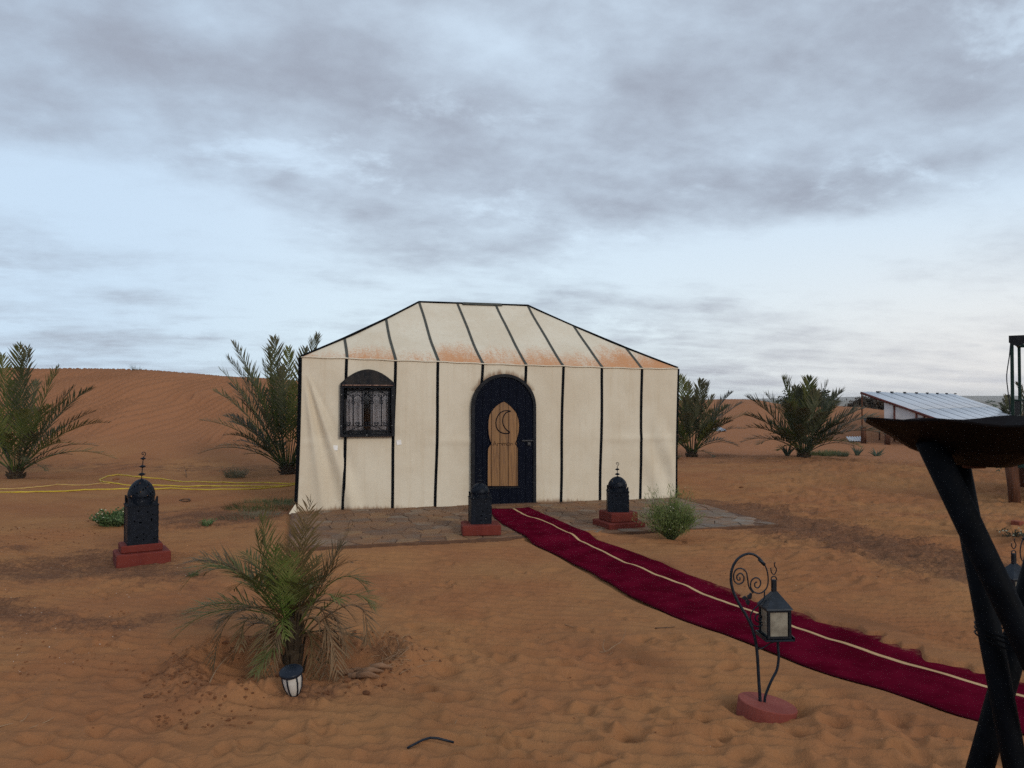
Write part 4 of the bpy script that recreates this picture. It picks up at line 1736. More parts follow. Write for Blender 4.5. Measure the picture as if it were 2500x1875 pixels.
# ------------------------------------------------------------------ palms
def frond_mesh(p0, c1, p2, leaf_len, leaf_w, n_pair, droop=.1, start=.22, seed=0, twist=0.0, rr=.012, tipbrown=.5):
    r = random.Random(seed)
    pts = []
    K = 16
    for k in range(K + 1):
        t = k / K
        pts.append(p0 * (1 - t) ** 2 + c1 * 2 * t * (1 - t) + p2 * t * t)
    m = MB()
    tips = []
    m.tube(pts, [rr * (1 - .85 * k / K) for k in range(K + 1)], 4)
    tips += [0.0] * len(m.v)
    m2 = MB()
    for k in range(n_pair):
        t = start + (1 - start) * (k + .5) / n_pair
        f = t * K
        i = min(int(f), K - 1)
        p = pts[i].lerp(pts[i + 1], f - i)
        tg = (pts[i + 1] - pts[i]).normalized()
        up = Vector((0, 0, 1)) - tg * tg.z
        if up.length < .15: up = Vector((r.uniform(-.2, .2), -1, .2)) - tg * (Vector((0, -1, .2)).dot(tg))
        up = up.normalized()
        sd_ = tg.cross(up).normalized()
        prof = math.sin(min(1, (t - start) / (1 - start) * .9 + .14) * PI) ** .55
        prof = .35 + .65 * prof if t < .9 else .55 * prof + .30
        for sg in (-1, 1):
            L = leaf_len * prof * r.uniform(.8, 1.12)
            tt = twist + r.uniform(-.12, .12)
            side = sd_ * sg * math.cos(tt) + up * (.42 + r.uniform(-.40, .40))
            ang = math.radians(r.uniform(38, 56) - 16 * t)
            d = (tg * math.cos(ang) + side.normalized() * math.sin(ang)).normalized()
            q0 = p
            q1 = p + d * L * .5
            dr = Vector((0, 0, -1)) * droop * L * r.uniform(.5, 1.3)
            q1 = q1 + dr * .3
            q2 = p + d * L + dr
            w = d.cross(up)
            w = w.normalized() * leaf_w * .5 if w.length > 1e-4 else sd_ * leaf_w * .5
            b = len(m.v)
            m.v += [tuple(q0 - w * .5), tuple(q0 + w * .5), tuple(q1 + w), tuple(q1 - w), tuple(q2)]
            m.f += [(b, b + 1, b + 2, b + 3), (b + 3, b + 2, b + 4)]
            e = tipbrown * t
            tips += [e * .3, e * .3, e * .6, e * .6, min(1, e * 1.6)]
    return m, tips


def make_palm(name, label, base, depth, tips, group, leaf, lw, n_pair, mats, nrand, scale_h, seed, trunk=(.16, .5), rr=.014, droop=.06, spread=.5, ctrl=.72, cat='palm', tipbrown=.4):
    r = random.Random(seed)
    root = empty(name, base)
    tag(root, label, cat, group)
    tm = MB()
    # trunk: stubby with leaf bases
    h_t = trunk[1]
    prof = []
    for k in range(9):
        t = k / 8
        prof.append((trunk[0] * (1.25 - .45 * t) * (1 + .12 * (k % 2)), -.05 + h_t * t))
    prof.append((.001, h_t + .02))
    tm.lathe(prof, 10)
    for k in range(26):
        a = k * 2.4
        z = h_t * (k / 26)
        R = trunk[0] * (1.15 - .4 * k / 26)
        p = Vector((math.cos(a) * R, math.sin(a) * R, z))
        tm.tube([p, p + Vector((math.cos(a) * R * .5, math.sin(a) * R * .5, h_t * .28))], [trunk[0] * .22, trunk[0] * .08], 4)
    tm.build('trunk', M['bark'], root)
    out = []
    jobs = []
    for i, tp in enumerate(tips):
        px, py = tp[0], tp[1]
        dd = tp[2] if len(tp) > 2 else r.uniform(-spread, spread)
        P = at_depth(px, py, depth + dd) - Vector(base)
        mk = tp[3] if len(tp) > 3 else None
        cc = tp[4] if len(tp) > 4 else None
        jobs.append((P, mk, cc))
    for i in range(nrand):
        a = r.uniform(0, 2 * PI)
        e = r.uniform(.10, 1.15)
        L = scale_h * r.uniform(.72, 1.0)
        P = Vector((math.cos(a) * math.cos(e) * L * .9, math.sin(a) * math.cos(e) * L * .9, math.sin(e) * L + .05))
        jobs.append((P, None, None))
    for i, (P, mk, cc) in enumerate(jobs):
        az = math.atan2(P.y, P.x)
        R = trunk[0] * .7
        p0 = Vector((math.cos(az) * R, math.sin(az) * R, h_t * r.uniform(.45, .95)))
        if cc is not None:
            c1 = at_depth(cc[0], cc[1], depth) - Vector(base)
            c1.y = P.y * .5
        else:
            c1 = p0.lerp(P, .48) + Vector((0, 0, (P - p0).length * ctrl * .5 * (1 - abs(P.z) / max(P.length, .01) * .6)))
        Ln = (P - p0).length
        m, ti = frond_mesh(p0, c1, P, leaf * min(1.15, max(.6, Ln / scale_h)), lw, max(12, int(n_pair * Ln / scale_h)), droop, .24, seed * 100 + i, rr=rr, tipbrown=tipbrown)
        mt = M[mk] if mk else M[mats[r.randrange(len(mats))]]
        o = m.build('frond', mt, root)
        set_attr(o.data, 'tip', ti)
    return root


G1 = 'bushy date palms behind the tent'
b1 = ground(38, 1168)
make_palm('date_palm', 'bushy date palm cut off by the left edge of the photo, foot of the dune', b1, b1.y,
          [(48, 843, 0), (68, 850, -.2), (142, 897, .1), (182, 943, .3), (224, 948, -.2), (268, 1032, -.3), (188, 1085, -.6), (176, 1110, .2), (115, 1150, -.5), (5, 868, .2), (-30, 890), (-100, 930), (-150, 1000), (-160, 1080), (30, 930, .8), (90, 930, .9), (150, 1010, .7), (120, 990, -.9), (60, 1000, -1.1), (-20, 980, -1.0), (20, 1060, -1.2), (100, 1060, -1.2), (-70, 1060)],
          G1, .42, .032, 30, ['frond_far', 'frond_far', 'frond_green'], 16, 2.3, 1, (.13, .22), droop=.04)
b2 = ground(702, 1158)
make_palm('date_palm', 'bushy date palm standing beside the left wall of the tent', b2, b2.y,
          [(568, 836, .3), (556, 872, .1), (536, 900, -.2), (522, 953, .2), (486, 1026, -.3), (484, 1108, -.2), (560, 938, .6), (600, 900, .7), (668, 824, .1), (658, 850, .5), (640, 880, -.3), (705, 850, .2), (745, 850, .8), (776, 818, .9), (800, 850, .5), (596, 1110, -.4), (560, 1060, -.4), (545, 1015, .5), (590, 980, -.6), (620, 940, -.5), (830, 900, .2), (860, 1000, .2), (690, 900, -.7), (640, 1000, -.9), (600, 1090, -.9), (720, 940, -.8)],
          G1, .44, .032, 31, ['frond_far', 'frond_far', 'frond_green'], 18, 2.5, 2, (.14, .24), droop=.04)
b3 = ground(1688, 1116)
make_palm('date_palm', 'bushy date palm half hidden by the right corner of the tent', b3, b3.y,
          [(1660, 918, 0), (1678, 935, .4), (1712, 928, -.2), (1728, 935, .2), (1786, 958, .2), (1812, 984, 0), (1828, 1010, -.3), (1806, 1045, -.3), (1800, 1088, -.4), (1752, 1125, -.5), (1780, 990, .7), (1640, 960), (1600, 930), (1560, 980), (1540, 1040), (1600, 1060), (1700, 970, -.8), (1740, 1000, -.9), (1680, 1010, -1.1), (1752, 1040, -.8), (1640, 1020, -.9)],
          G1, .42, .038, 29, ['frond_far', 'frond_far', 'frond_green'], 20, 2.0, 3, (.12, .20), droop=.04)
b4 = ground(1962, 1118)
make_palm('date_palm', 'wide spreading date palm growing between the tent and the sheet roof shed', b4, b4.y,
          [(1912, 923, 0), (1976, 924, .2), (2022, 933, -.2), (2054, 956, .3), (2108, 998, 0), (2144, 1018, -.2), (2160, 1060, -.3), (2086, 1090, -.5), (2040, 985, .6), (1869, 962, .2), (1824, 970, 0), (1818, 1014, -.2), (1808, 1047, -.3), (1876, 1030, .7), (1850, 1085, -.6), (1945, 945, .6), (1995, 955, -.5), (1930, 985, -.8), (2010, 1010, -1.0), (1960, 1000, -1.2), (2090, 1040, -.6), (1880, 1060, -.9), (2060, 1060, -1.0), (1900, 1100, -.6)],
          G1, .50, .046, 30, ['frond_far', 'frond_far', 'frond_green'], 16, 1.9, 4, (.12, .20), droop=.04)
# palm behind the platform at the right edge and a far one
b6 = at_depth(2535, 975, 16); b6.z = hb(b6.x, b6.y)
make_palm('date_palm', 'palm of which only one frond tip shows behind the green metal post', b6, b6.y,
          [(2481, 934, 0), (2486, 948, .1), (2560, 880), (2620, 900), (2600, 960), (2660, 940), (2520, 905), (2580, 840)], G1, .34, .03, 34, ['frond_far'], 8, 2.0, 5, (.16, 1.2), droop=.05)
b7 = at_depth(2462, 1000, 38); b7.z = hb(b7.x, b7.y)
make_palm('date_palm', 'small far palm behind the shed roof, left of the green metal post', b7, b7.y,
          [(2440, 985, 0), (2447, 975, .1), (2458, 966, 0), (2470, 972, .1), (2480, 982), (2445, 995)], G1, .34, .05, 20, ['frond_far'], 6, .9, 6, (.12, .3), droop=.05)

b5 = ground(716, 1646)
b5.z = hb(b5.x, b5.y)
make_palm('young_palm', 'young drooping date palm with half dry fronds in a dug sand pit', b5, b5.y,
          [(640, 1262, .05, 'frond_green', (655, 1420)), (628, 1300, -.1, 'frond_green', (650, 1430)), (758, 1222, .1, 'frond_brown', (722, 1430)), (738, 1275, .15, 'frond_brown', (712, 1450)), (700, 1330, .1, 'frond_brown', (700, 1450)),
           (862, 1278, .05, 'frond_brown', (775, 1440)), (835, 1330, .15, 'frond_brown', (780, 1420)), (858, 1372, -.1, 'frond_brown', (800, 1370)),
           (448, 1432, -.05, 'frond_green', (545, 1290)), (470, 1370, .1, 'frond_brown', (575, 1350)), (500, 1400, .2, 'frond_green', (590, 1350)),
           (425, 1560, -.05, 'frond_green', (520, 1440)), (450, 1500, .15, 'frond_green', (570, 1440)), (520, 1630, -.15, 'frond_brown', (560, 1400)), (530, 1530, -.2, 'frond_brown', (610, 1440)),
           (895, 1440, .0, 'frond_green', (835, 1345)), (908, 1480, -.1, 'frond_green', (850, 1390)), (897, 1570, -.1, 'frond_dry', (912, 1380)), (870, 1520, .1, 'frond_brown', (810, 1430)),
           (640, 1690, -.25, 'frond_brown', (650, 1450)), (662, 1675, -.30, 'frond_dry', (690, 1450)), (790, 1685, -.1, 'frond_dry', (835, 1420)), (825, 1660, -.2, 'frond_dry', (820, 1440)),
           (672, 1335, -.2, 'frond_bright', (685, 1450)), (718, 1350, -.25, 'frond_bright', (710, 1450)), (690, 1370, -.35, 'frond_bright', (690, 1450)), (745, 1385, .1, 'frond_bright', (725, 1450)), (705, 1390, -.3, 'frond_bright', (702, 1480)),
           (610, 1415, -.4, 'frond_green', (650, 1390)), (765, 1430, -.4, 'frond_green', (745, 1390)), (590, 1590, -.2, 'frond_brown', (590, 1430)), (570, 1440, .3, 'frond_green', (620, 1380)), (800, 1420, .3, 'frond_green', (760, 1390)),
           (600, 1350, .3, 'frond_green', (650, 1430)), (780, 1360, .2, 'frond_green', (735, 1430)), (830, 1470, -.2, 'frond_green', (790, 1400)), (615, 1670, -.1, 'frond_dry', (640, 1470)), (765, 1700, -.1, 'frond_brown', (775, 1470)), (650, 1640, .1, 'frond_dry', (670, 1480)), (800, 1620, .1, 'frond_brown', (780, 1470)), (560, 1640, .1, 'frond_dry', (600, 1450)), (850, 1600, -.1, 'frond_dry', (830, 1440)), (700, 1560, -.3, 'frond_bright', (690, 1460)), (755, 1500, -.3, 'frond_brown', (735, 1440)), (655, 1510, -.3, 'frond_brown', (670, 1440))],
          None, .225, .0095, 25, ['frond_green', 'frond_brown', 'frond_brown'], 6, .58, 8, (.050, .42), rr=.0055, droop=.22, spread=.3, ctrl=.5, tipbrown=.7)


# ------------------------------------------------------------------ shrubs and small plants
def blades(name, label, cat, base, mt, n, h, spread, w, seed, lean=.6, group=None, flowers=0, aspect=1.0, kind=None, leafy=0):
    r = random.Random(seed)
    m = MB()
    ti = []
    tipsP = []
    for i in range(n):
        a = r.uniform(0, 2 * PI)
        R = spread * math.sqrt(r.random())
        p0 = Vector((math.cos(a) * R * .35 * aspect, math.sin(a) * R * .35, 0)) if not kind else Vector((math.cos(a) * R * aspect, math.sin(a) * R, 0))
        p0.z = hz(base[0] + p0.x, base[1] + p0.y) - base[2] - .01
        L = h * r.uniform(.5, 1.0)
        ln = lean * r.uniform(.2, 1)
        d = Vector((math.cos(a) * ln, math.sin(a) * ln, 1)).normalized()
        p1 = p0 + d * L * .55
        p2 = p0 + d * L + Vector((math.cos(a), math.sin(a), -.4)) * L * .2 * ln
        sd_ = Vector((-math.sin(a + .6), math.cos(a + .6), 0)) * w * .5
        b = len(m.v)
        m.v += [tuple(p0 - sd_), tuple(p0 + sd_), tuple(p1 + sd_ * .8), tuple(p1 - sd_ * .8), tuple(p2)]
        m.f += [(b, b + 1, b + 2, b + 3), (b + 3, b + 2, b + 4)]
        ti += [.2, .2, 0, 0, .3]
        tipsP.append(p2)
        for _ in range(leafy):
            t = r.uniform(.25, 1)
            q = p0.lerp(p2, t)
            dd = Vector((r.uniform(-1, 1), r.uniform(-1, 1), r.uniform(-.1, 1))).normalized() * h * .13
            s2 = dd.cross(Vector((r.random(), r.random(), r.random()))).normalized() * w * 1.4
            b = len(m.v)
            m.v += [tuple(q), tuple(q + dd * .5 + s2), tuple(q + dd), tuple(q + dd * .5 - s2)]
            m.f += [(b, b + 1, b + 2, b + 3)]
            ti += [0, 0, .1, 0]
    if flowers:
        root = empty(name, base)
        tag(root, label, cat, group)
        o = m.build('foliage', mt, root)
        set_attr(o.data, 'tip', ti)
        fm = MB()
        for i in range(flowers):
            p = tipsP[r.randrange(len(tipsP))] + Vector((r.uniform(-.01, .01), r.uniform(-.01, .01), .004))
            fm.lathe([(.001, .008), (.010, .005), (.011, 0), (.001, -.004)], 6, p)
        tag(fm.build('flower_heads', M['flower'], root), kind='stuff')
        return root
    o = m.build(name, mt, None, loc=base)
    set_attr(o.data, 'tip', ti)
    return tag(o, label, cat, group, kind)


def shrub(name, label, base, mt, w, d, h, n_stem, n_leaf, leaf, seed, cat='shrub', flowers=0, zmin=0.0, fine=False, group=None, twigs=0):
    r = random.Random(seed)
    root = empty(name, base)
    tag(root, label, cat, group)
    st, fo, fl = MB(), MB(), MB()
    ti = []
    for i in range(n_stem):
        a = r.uniform(0, 2 * PI)
        e = math.acos(1 - r.random() * (.72 if fine else .93))
        L = r.uniform(.65, 1.0) if r.random() < .80 else r.uniform(1.02, 1.28)
        tip = Vector((math.cos(a) * math.sin(e) * w * .5 * L, math.sin(a) * math.sin(e) * d * .5 * L, zmin + math.cos(e) * h * L + .12 * h))
        c = Vector((tip.x * .35, tip.y * .35, tip.z * .55))
        pts = [Vector((0, 0, -.02)) * (1 - t) ** 2 + c * 2 * t * (1 - t) + tip * t * t for t in (0, .25, .5, .75, 1)]
        st.tube(pts, [.004 * h / .5, .0012 * h / .5], 3, cap=False)
        for k in range(n_leaf):
            t = r.uniform(.30, 1.02) ** .8
            p = Vector((0, 0, 0)) * (1 - t) ** 2 + c * 2 * t * (1 - t) + tip * t * t
            j = (.07 if fine else .10) * h
            p = p + Vector((r.gauss(0, j), r.gauss(0, j), r.gauss(0, j * .7)))
            if p.z < .01: p.z = abs(p.z) + .01
            if fine:
                dd = (tip.normalized() + Vector((r.uniform(-.6, .6), r.uniform(-.6, .6), r.uniform(-.2, .6)))).normalized() * leaf * r.uniform(.6, 1.4)
                s2 = dd.cross(Vector((r.uniform(-1, 1), r.uniform(-1, 1), r.uniform(-1, 1)))).normalized() * leaf * .075
            else:
                dd = Vector((r.uniform(-1, 1), r.uniform(-1, 1), r.uniform(-.6, 1))).normalized() * leaf * r.uniform(.6, 1.3)
                s2 = dd.cross(Vector((r.uniform(-1, 1), r.uniform(-1, 1), r.uniform(-1, 1)))).normalized() * leaf * .32
            b = len(fo.v)
            fo.v += [tuple(p), tuple(p + dd * .5 + s2), tuple(p + dd), tuple(p + dd * .5 - s2)]
            fo.f += [(b, b + 1, b + 2, b + 3)]
            ti += [0, 0, .15 * r.random(), 0]
            if flowers and r.random() < flowers:
                fl.box(p + dd, (.006, .006, .006), r.random())
    for i in range(twigs):
        a = r.uniform(0, 2 * PI)
        p = Vector((math.cos(a) * w * .3 * r.random(), math.sin(a) * d * .3, h * .5))
        for k in range(3):
            st.tube([p, p + Vector((r.uniform(-.15, .15) * w, r.uniform(-.1, .1) * w, h * r.uniform(.5, .85)))], [.012, .004], 3)
    st.build('stems', M['darktwig'] if not fine else M['grass'], root)
    if fine:
        set_attr(st_last(root), 'tip', [0] * len(st.v))
    o = fo.build('foliage', mt, root)
    set_attr(o.data, 'tip', ti)
    if flowers: tag(fl.build('flower_heads', M['flower'], root), kind='stuff')
    return root


def st_last(root):
    return [c for c in root.children if c.name.startswith('stems')][0].data


bb = ground(1640, 1322)
shrub('feathery_bush', 'feathery bright green bush with tiny pale flowers at the right end of the paving', bb, M['bush'], .76, .56, .54, 150, 46, .042, 21, 'bush', flowers=.012, fine=True)
# dark shrubs on the far right dunes
p = at_depth(1962, 1005, 43); p.z = hb(p.x, p.y) - .05
shrub('dark_shrub', 'dark green shrub on the dune behind the wide spreading palm', p, M['bushdark'], 3.0, 2.4, 1.0, 90, 90, .14, 22, 'bush')
p = at_depth(2128, 1003, 44); p.z = hb(p.x, p.y) - .05
shrub('brown_shrub', 'brown leafless shrub on the dune behind the left pole of the shed', p, M['bushbrown'], 2.5, 2.0, .78, 80, 90, .13, 23, 'bush', twigs=14)
# grasses
p = ground(332, 909); 
p = at_depth(332, 907, 31.0); p.z = hb(p.x, p.y)
blades('grass_tuft', 'pale thin grass tuft on the crest of the left dune', 'grass', p, M['grass_grey'], 60, .42, .3, .012, 31, .9)
for (px, py, h_, sp, n_, mt, lab, asp) in (
        (575, 1166, .30, .35, 260, 'grass_grey', 'pale green grass tuft at the dune foot left of the tent palm', 1.6),
        (505, 1284, .13, .12, 120, 'clump', 'small bright green weed between the left lantern and the paving', 1.2),
        (470, 1408, .07, .09, 60, 'grass', 'tiny green weed left of the young palm, right of the lantern plinth', 1.3),
        (1640, 1122, .22, .35, 160, 'grass', 'low green grass at the right corner of the tent', 1.6),
        (2480, 1318, .20, .18, 150, 'grass_grey', 'pale flowering weed at the right edge beside the broken brick', 1.3)):
    p = ground(px, py)
    p.z = hz(p.x, p.y)
    if 'flowering' in lab:
        blades('weed', lab, 'plant', p, M[mt], n_, h_, sp, .008, px, .9, flowers=16, leafy=1)
    else:
        blades('grass_tuft' if 'grass' in lab else 'weed', lab, 'grass' if 'grass' in lab else 'weed', p, M[mt], n_, h_, sp, .007, px, 1.0, aspect=asp, leafy=1)
p = ground(277, 1284); p.z = hz(p.x, p.y)
blades('flowering_weed', 'leafy green weed with small white flowers left of the largest lantern', 'plant', p, M['clump'], 330, .26, .34, .014, 51, 1.2, flowers=26, leafy=5)
p = ground(660, 1236); p.z = hz(p.x, p.y)
blades('grass_mat', 'low grey green grass spread on the soil beside the tent left corner', 'grass', p, M['grass'], 1400, .13, .62, .007, 52, 1.4, kind='stuff', aspect=1.15)
p = ground(610, 1262); p.z = hz(p.x, p.y)
blades('dry_grass_patch', 'sparse dry grass with pale seed heads near the tent left corner', 'grass', p, M['grass_grey'], 420, .12, .35, .006, 53, 1.2, kind='stuff', aspect=1.3)
p = ground(2010, 1114); p.z = hz(p.x, p.y)
blades('grass_mat', 'green grass growing under the wide spreading palm', 'grass', p, M['grass'], 1100, .24, .55, .014, 54, .9, kind='stuff', aspect=1.35)
for i, (px, py, n_, h_, lab) in enumerate(((1413 + 509, 1115, 16, .42, 'spiky aloe left of the wide palm trunk'), (2093, 1112, 16, .36, 'spiky aloe right of the wide palm, nearer to it'), (2141, 1114, 12, .34, 'sprawling spiky aloe right of the wide palm, farther from it'))):
    p = ground(px, py); p.z = hz(p.x, p.y)
    r = random.Random(60 + i)
    root = empty('aloe', p)
    tag(root, lab, 'aloe', 'aloes beside the wide palm')
    for k in range(n_):
        a = r.uniform(0, 2 * PI)
        ln = r.uniform(.15, .8) if i < 2 else r.uniform(.4, 1.6)
        L = h_ * r.uniform(.6, 1)
        d = Vector((math.cos(a) * ln, math.sin(a) * ln, 1)).normalized()
        m = MB()
        q = Vector((math.cos(a), math.sin(a), 0)) * .03
        m.tube([q, q + d * L * .5, q + d * L + Vector((math.cos(a), math.sin(a), 0)) * L * .12], [.022, .016, .003], 4, flat=.45)
        o = m.build('leaf', M['aloe'], root)
# distant scrub on the plain
m = MB()
r = random.Random(70)
ti = []
for i in range(170):
    d = r.uniform(130, 700)
    px = r.uniform(1500, 2650)
    x = (px - 1250) / F * d
    z = hb(x, d)
    s_ = r.uniform(.6, 1.8)
    for k in range(6):
        c = Vector((x + r.gauss(0, s_ * .6), d + r.gauss(0, s_ * .6), z + s_ * .3))
        v = [c + Vector((r.uniform(-1, 1), r.uniform(-1, 1), r.uniform(-.5, .7))) * s_ * .6 for _ in range(4)]
        b = len(m.v)
        m.v += [tuple(q) for q in v]
        m.f += [(b, b + 1, b + 2), (b, b + 2, b + 3), (b, b + 1, b + 3), (b + 1, b + 2, b + 3)]
        ti += [0] * 4
o = m.build('distant_scrub', M['bushdark'])
set_attr(o.data, 'tip', ti)
tag(o, 'dark scrub scattered over the far plain', 'scrub', kind='stuff')


# ------------------------------------------------------------------ Moroccan floor lanterns
def perforated(w0, w1, h, nx, ny, seed):
    """sheet panel in the x-z plane with real holes; w0 bottom width, w1 top width"""
    r = random.Random(seed)
    holes = set()
    for i in range(2, nx - 2):
        for j in range(2, ny - 2):
            u, v = abs(i - (nx - 1) / 2), j
            pat = math.sin(u * 1.15 + v * .62) * math.sin(v * .85 - u * .35)
            if pat > .74 and r.random() < .42: holes.add((i, j))
    vs, fs = [], []
    for j in range(ny + 1):
        w = w0 + (w1 - w0) * j / ny
        for i in range(nx + 1):
            vs.append((w * (i / nx - .5), 0, h * j / ny))
    n = len(vs)
    vs += [(x, .003, z) for x, y, z in vs]
    for j in range(ny):
        for i in range(nx):
            a = j * (nx + 1) + i
            q = (a, a + 1, a + nx + 2, a + nx + 1)
            if (i, j) in holes:
                for k in range(4):
                    k2 = (k + 1) % 4
                    fs.append((q[k], q[k2], n + q[k2], n + q[k]))
                continue
            fs.append(q)
            fs.append(tuple(n + x for x in reversed(q)))
    return vs, fs


def make_lantern(label, W0, HB, HD, HFIN, discs, seed, nx=22, ny=26):
    root = empty('floor_lantern')
    tag(root, label, 'lantern', 'Moroccan floor lanterns on red plinths')
    Wt = W0 * .97
    for k in range(4):
        vs, fs = perforated(W0 * .97, Wt * .97, HB, nx, ny, seed * 10 + k)
        R = Matrix.Rotation(k * PI / 2, 3, 'Z')
        m = MB()
        m.add([R @ (Vector(v) + Vector((0, -W0 / 2, .012))) for v in vs], fs)
        m.build('side_panel', M['lantern_iron'], root)
        a = k * PI / 2 + PI / 4
        m = MB()
        c = Vector((math.cos(a), math.sin(a), 0)) * W0 / math.sqrt(2)
        c2 = Vector((math.cos(a), math.sin(a), 0)) * Wt / math.sqrt(2)
        m.box((c + Vector((0, 0, .0)) + (c2 + Vector((0, 0, HB))) ) / 2 + Vector((0, 0, .008)), (W0 * .045, W0 * .045, HB + .016), 0)
        m.build('corner_post', M['lantern_iron'], root)
        # wing plates at the corners, standing round the dome
        m = MB()
        d1 = Vector((math.cos(a), math.sin(a), 0))
        z0 = HB + .02
        h = HD * .32
        e = Wt / math.sqrt(2)
        t_ = Vector((-math.sin(a), math.cos(a), 0)) * .004
        for ang in (-PI / 4, PI / 4):
            dd = Matrix.Rotation(ang, 3, 'Z') @ (-d1)
            prof = [d1 * e + Vector((0, 0, z0)), d1 * e + Vector((0, 0, z0 + h)), d1 * e + dd * W0 * .045 + Vector((0, 0, z0 + h * .98)),
                    d1 * e + dd * W0 * .09 + Vector((0, 0, z0 + h * .45)), d1 * e + dd * W0 * .22 + Vector((0, 0, z0 + h * .12)), d1 * e + dd * W0 * .25 + Vector((0, 0, z0))]
            off = Vector((dd.y, -dd.x, 0)) * .004
            m.prism(prof, [p_ + off for p_ in prof])
        m.build('corner_wing', M['lantern_iron'], root)
    m = MB()
    m.box((0, 0, .006), (W0, W0, .012))
    m.build('bottom_plate', M['lantern_iron'], root)
    m = MB()
    m.box((0, 0, HB + .014), (Wt * 1.05, Wt * 1.05, .008))
    for k in range(4):
        R = Matrix.Rotation(k * PI / 2, 3, 'Z')
        for i in range(14):
            x = Wt * 1.05 * ((i + .5) / 14 - .5)
            m.box(R @ Vector((x, -Wt * .535, HB + .013)), (Wt * .05, .012, .012 + .004 * (i % 2)), k * PI / 2)
    m.build('collar', M['lantern_iron'], root)
    # dome
    r = random.Random(seed)
    K = 16
    prof = []
    for k in range(K + 1):
        t = k / K
        z = HB + .018 + HD * t
        R = W0 * .455 * (math.cos(t * PI / 2) ** .72) * (1 - .0 * t) + .004
        if t < .3: R = W0 * .455 * (1 - .02 * t)
        else:
            tt = (t - .3) / .7
            R = W0 * .455 * max(0, (1 - tt ** 2.0)) ** .62 + .006
        prof.append((R, z))
    sk = lambda i, k: 4 <= i <= 13 and ((k * 3 + i * 5) % 11 == 0)
    m = MB()
    m.lathe(prof, 54, skip=sk)
    m.lathe([(p_[0] - .003, p_[1]) for p_ in prof], 54, skip=sk)
    m.build('dome', M['lantern_iron'], root, True)
    zt = HB + .018 + HD
    m = MB()
    lean = random.Random(seed + 5).uniform(-.06, .10)

    def fin(z): return Vector((lean * (z - zt), 0, z))
    m.tube([fin(zt - .01), fin(zt + HFIN * .75)], W0 * .012 + .001, 6)
    m.build('finial_rod', M['lantern_iron'], root)
    for i in range(discs):
        z = zt + HFIN * (.15 + .60 * i / max(1, discs - 1) * (.92 if discs > 2 else .62))
        R = W0 * (.135 - .014 * i)
        m = MB()
        m.lathe([(.002, -R * .45), (R * .55, -R * .28), (R, 0), (R * .55, R * .30), (.002, R * .48)], 14, fin(z))
        m.build('finial_disc', M['lantern_iron'], root, True)
    z = zt + HFIN * .73
    R = W0 * .07
    pts = [fin(z) + Vector(p_) for p_ in [(0, 0, 0), (.2 * R, 0, .5 * R), (.9 * R, 0, 1.2 * R), (1.15 * R, 0, 2.1 * R), (.7 * R, 0, 2.9 * R), (-.2 * R, 0, 3.0 * R), (-.7 * R, 0, 2.4 * R), (-.4 * R, 0, 1.75 * R), (.15 * R, 0, 1.8 * R), (.3 * R, 0, 2.2 * R)]]
    m = MB()
    m.tube(smooth_path(pts, 3), W0 * .011 + .001, 5)
    m.build('hook', M['lantern_iron'], root, True)
    # hinge tabs down one side
    m = MB()
    for k in range(5):
        m.box((W0 * .51, -W0 * .42, HB * (.15 + .17 * k)), (.012, .014, .03), .2)
    m.build('hinge', M['lantern_iron'], root)
    return root


def plinth(label, loc, steps, rz):
    root = empty('red_plinth', loc, rz)
    tag(root, label, 'plinth', 'red plinths under the lanterns')
    z = 0
    for (w, d, h, ox, oy) in steps:
        m = MB()
        m.box((ox, oy, z + h / 2), (w, d, h), bev=.010)
        m.build('step', M['red_base'], root)
        z += h
    return z


# left, largest
pl = ground(346, 1372); kf = pl.y / 7.84 * .93
z = plinth('two step red plinth on the sand under the largest lantern', (pl.x, pl.y, pl.z - .05), [(.53 * kf, .42 * kf, .180 * kf, 0, 0), (.41 * kf, .33 * kf, .080 * kf, -.01, .03)], .56)
L1 = make_lantern('largest black pierced lantern, on the left, with three finial discs', .296 * kf, .405 * kf, .275 * kf, .31 * kf, 3, 1)
L1.location = (pl.x - .02, pl.y + .02, pl.z - .05 + z - .002)
L1.rotation_euler = (0, 0, .58)
# middle
pm = wp(1175, 1312, PAVQ + .32)
s_, _ = wall_sz(1175, 1312, PAVQ + .30)
pm = tw(s_, PAVQ + .34, .05)
z = plinth('single red plinth on the paving edge left of the carpet', pm, [(.47, .40, .125, 0, 0)], .12)
L2 = make_lantern('black pierced lantern left of the carpet, its finial against the door', .245, .30, .175, .155, 2, 2, 18, 22)
L2.location = (pm.x - .01, pm.y + .03, pm.z + z)
L2.rotation_euler = (0, 0, .20)
# right
s_, _ = wall_sz(1508, 1296, PAVQ + .45)
pr = tw(s_, PAVQ + .42, .03)
z = plinth('two step red plinth right of the carpet in front of the feathery bush', pr, [(.52, .50, .09, 0, 0), (.38, .38, .12, 0, .01)], .34)
L3 = make_lantern('black pierced lantern right of the carpet with corner wings and bent finial', .262, .245, .19, .17, 2, 3, 18, 18)
L3.location = (pr.x - .01, pr.y + .02, pr.z + z)
L3.rotation_euler = (0, 0, -.05)
# far right, mostly out of frame
pq = ground(2606, 1345)
z = plinth('red plinth at the right edge of the photo, nearly out of view', (pq.x, pq.y, pq.z - .05), [(.60, .50, .20, 0, 0), (.46, .40, .11, 0, 0)], -.1)
L4 = copy_tree(L1)
L4.location = (pq.x, pq.y, pq.z - .05 + z)
L4.rotation_euler = (0, 0, -.1)
L4['label'] = 'black pierced lantern at the right edge, beyond the fire bowl legs'

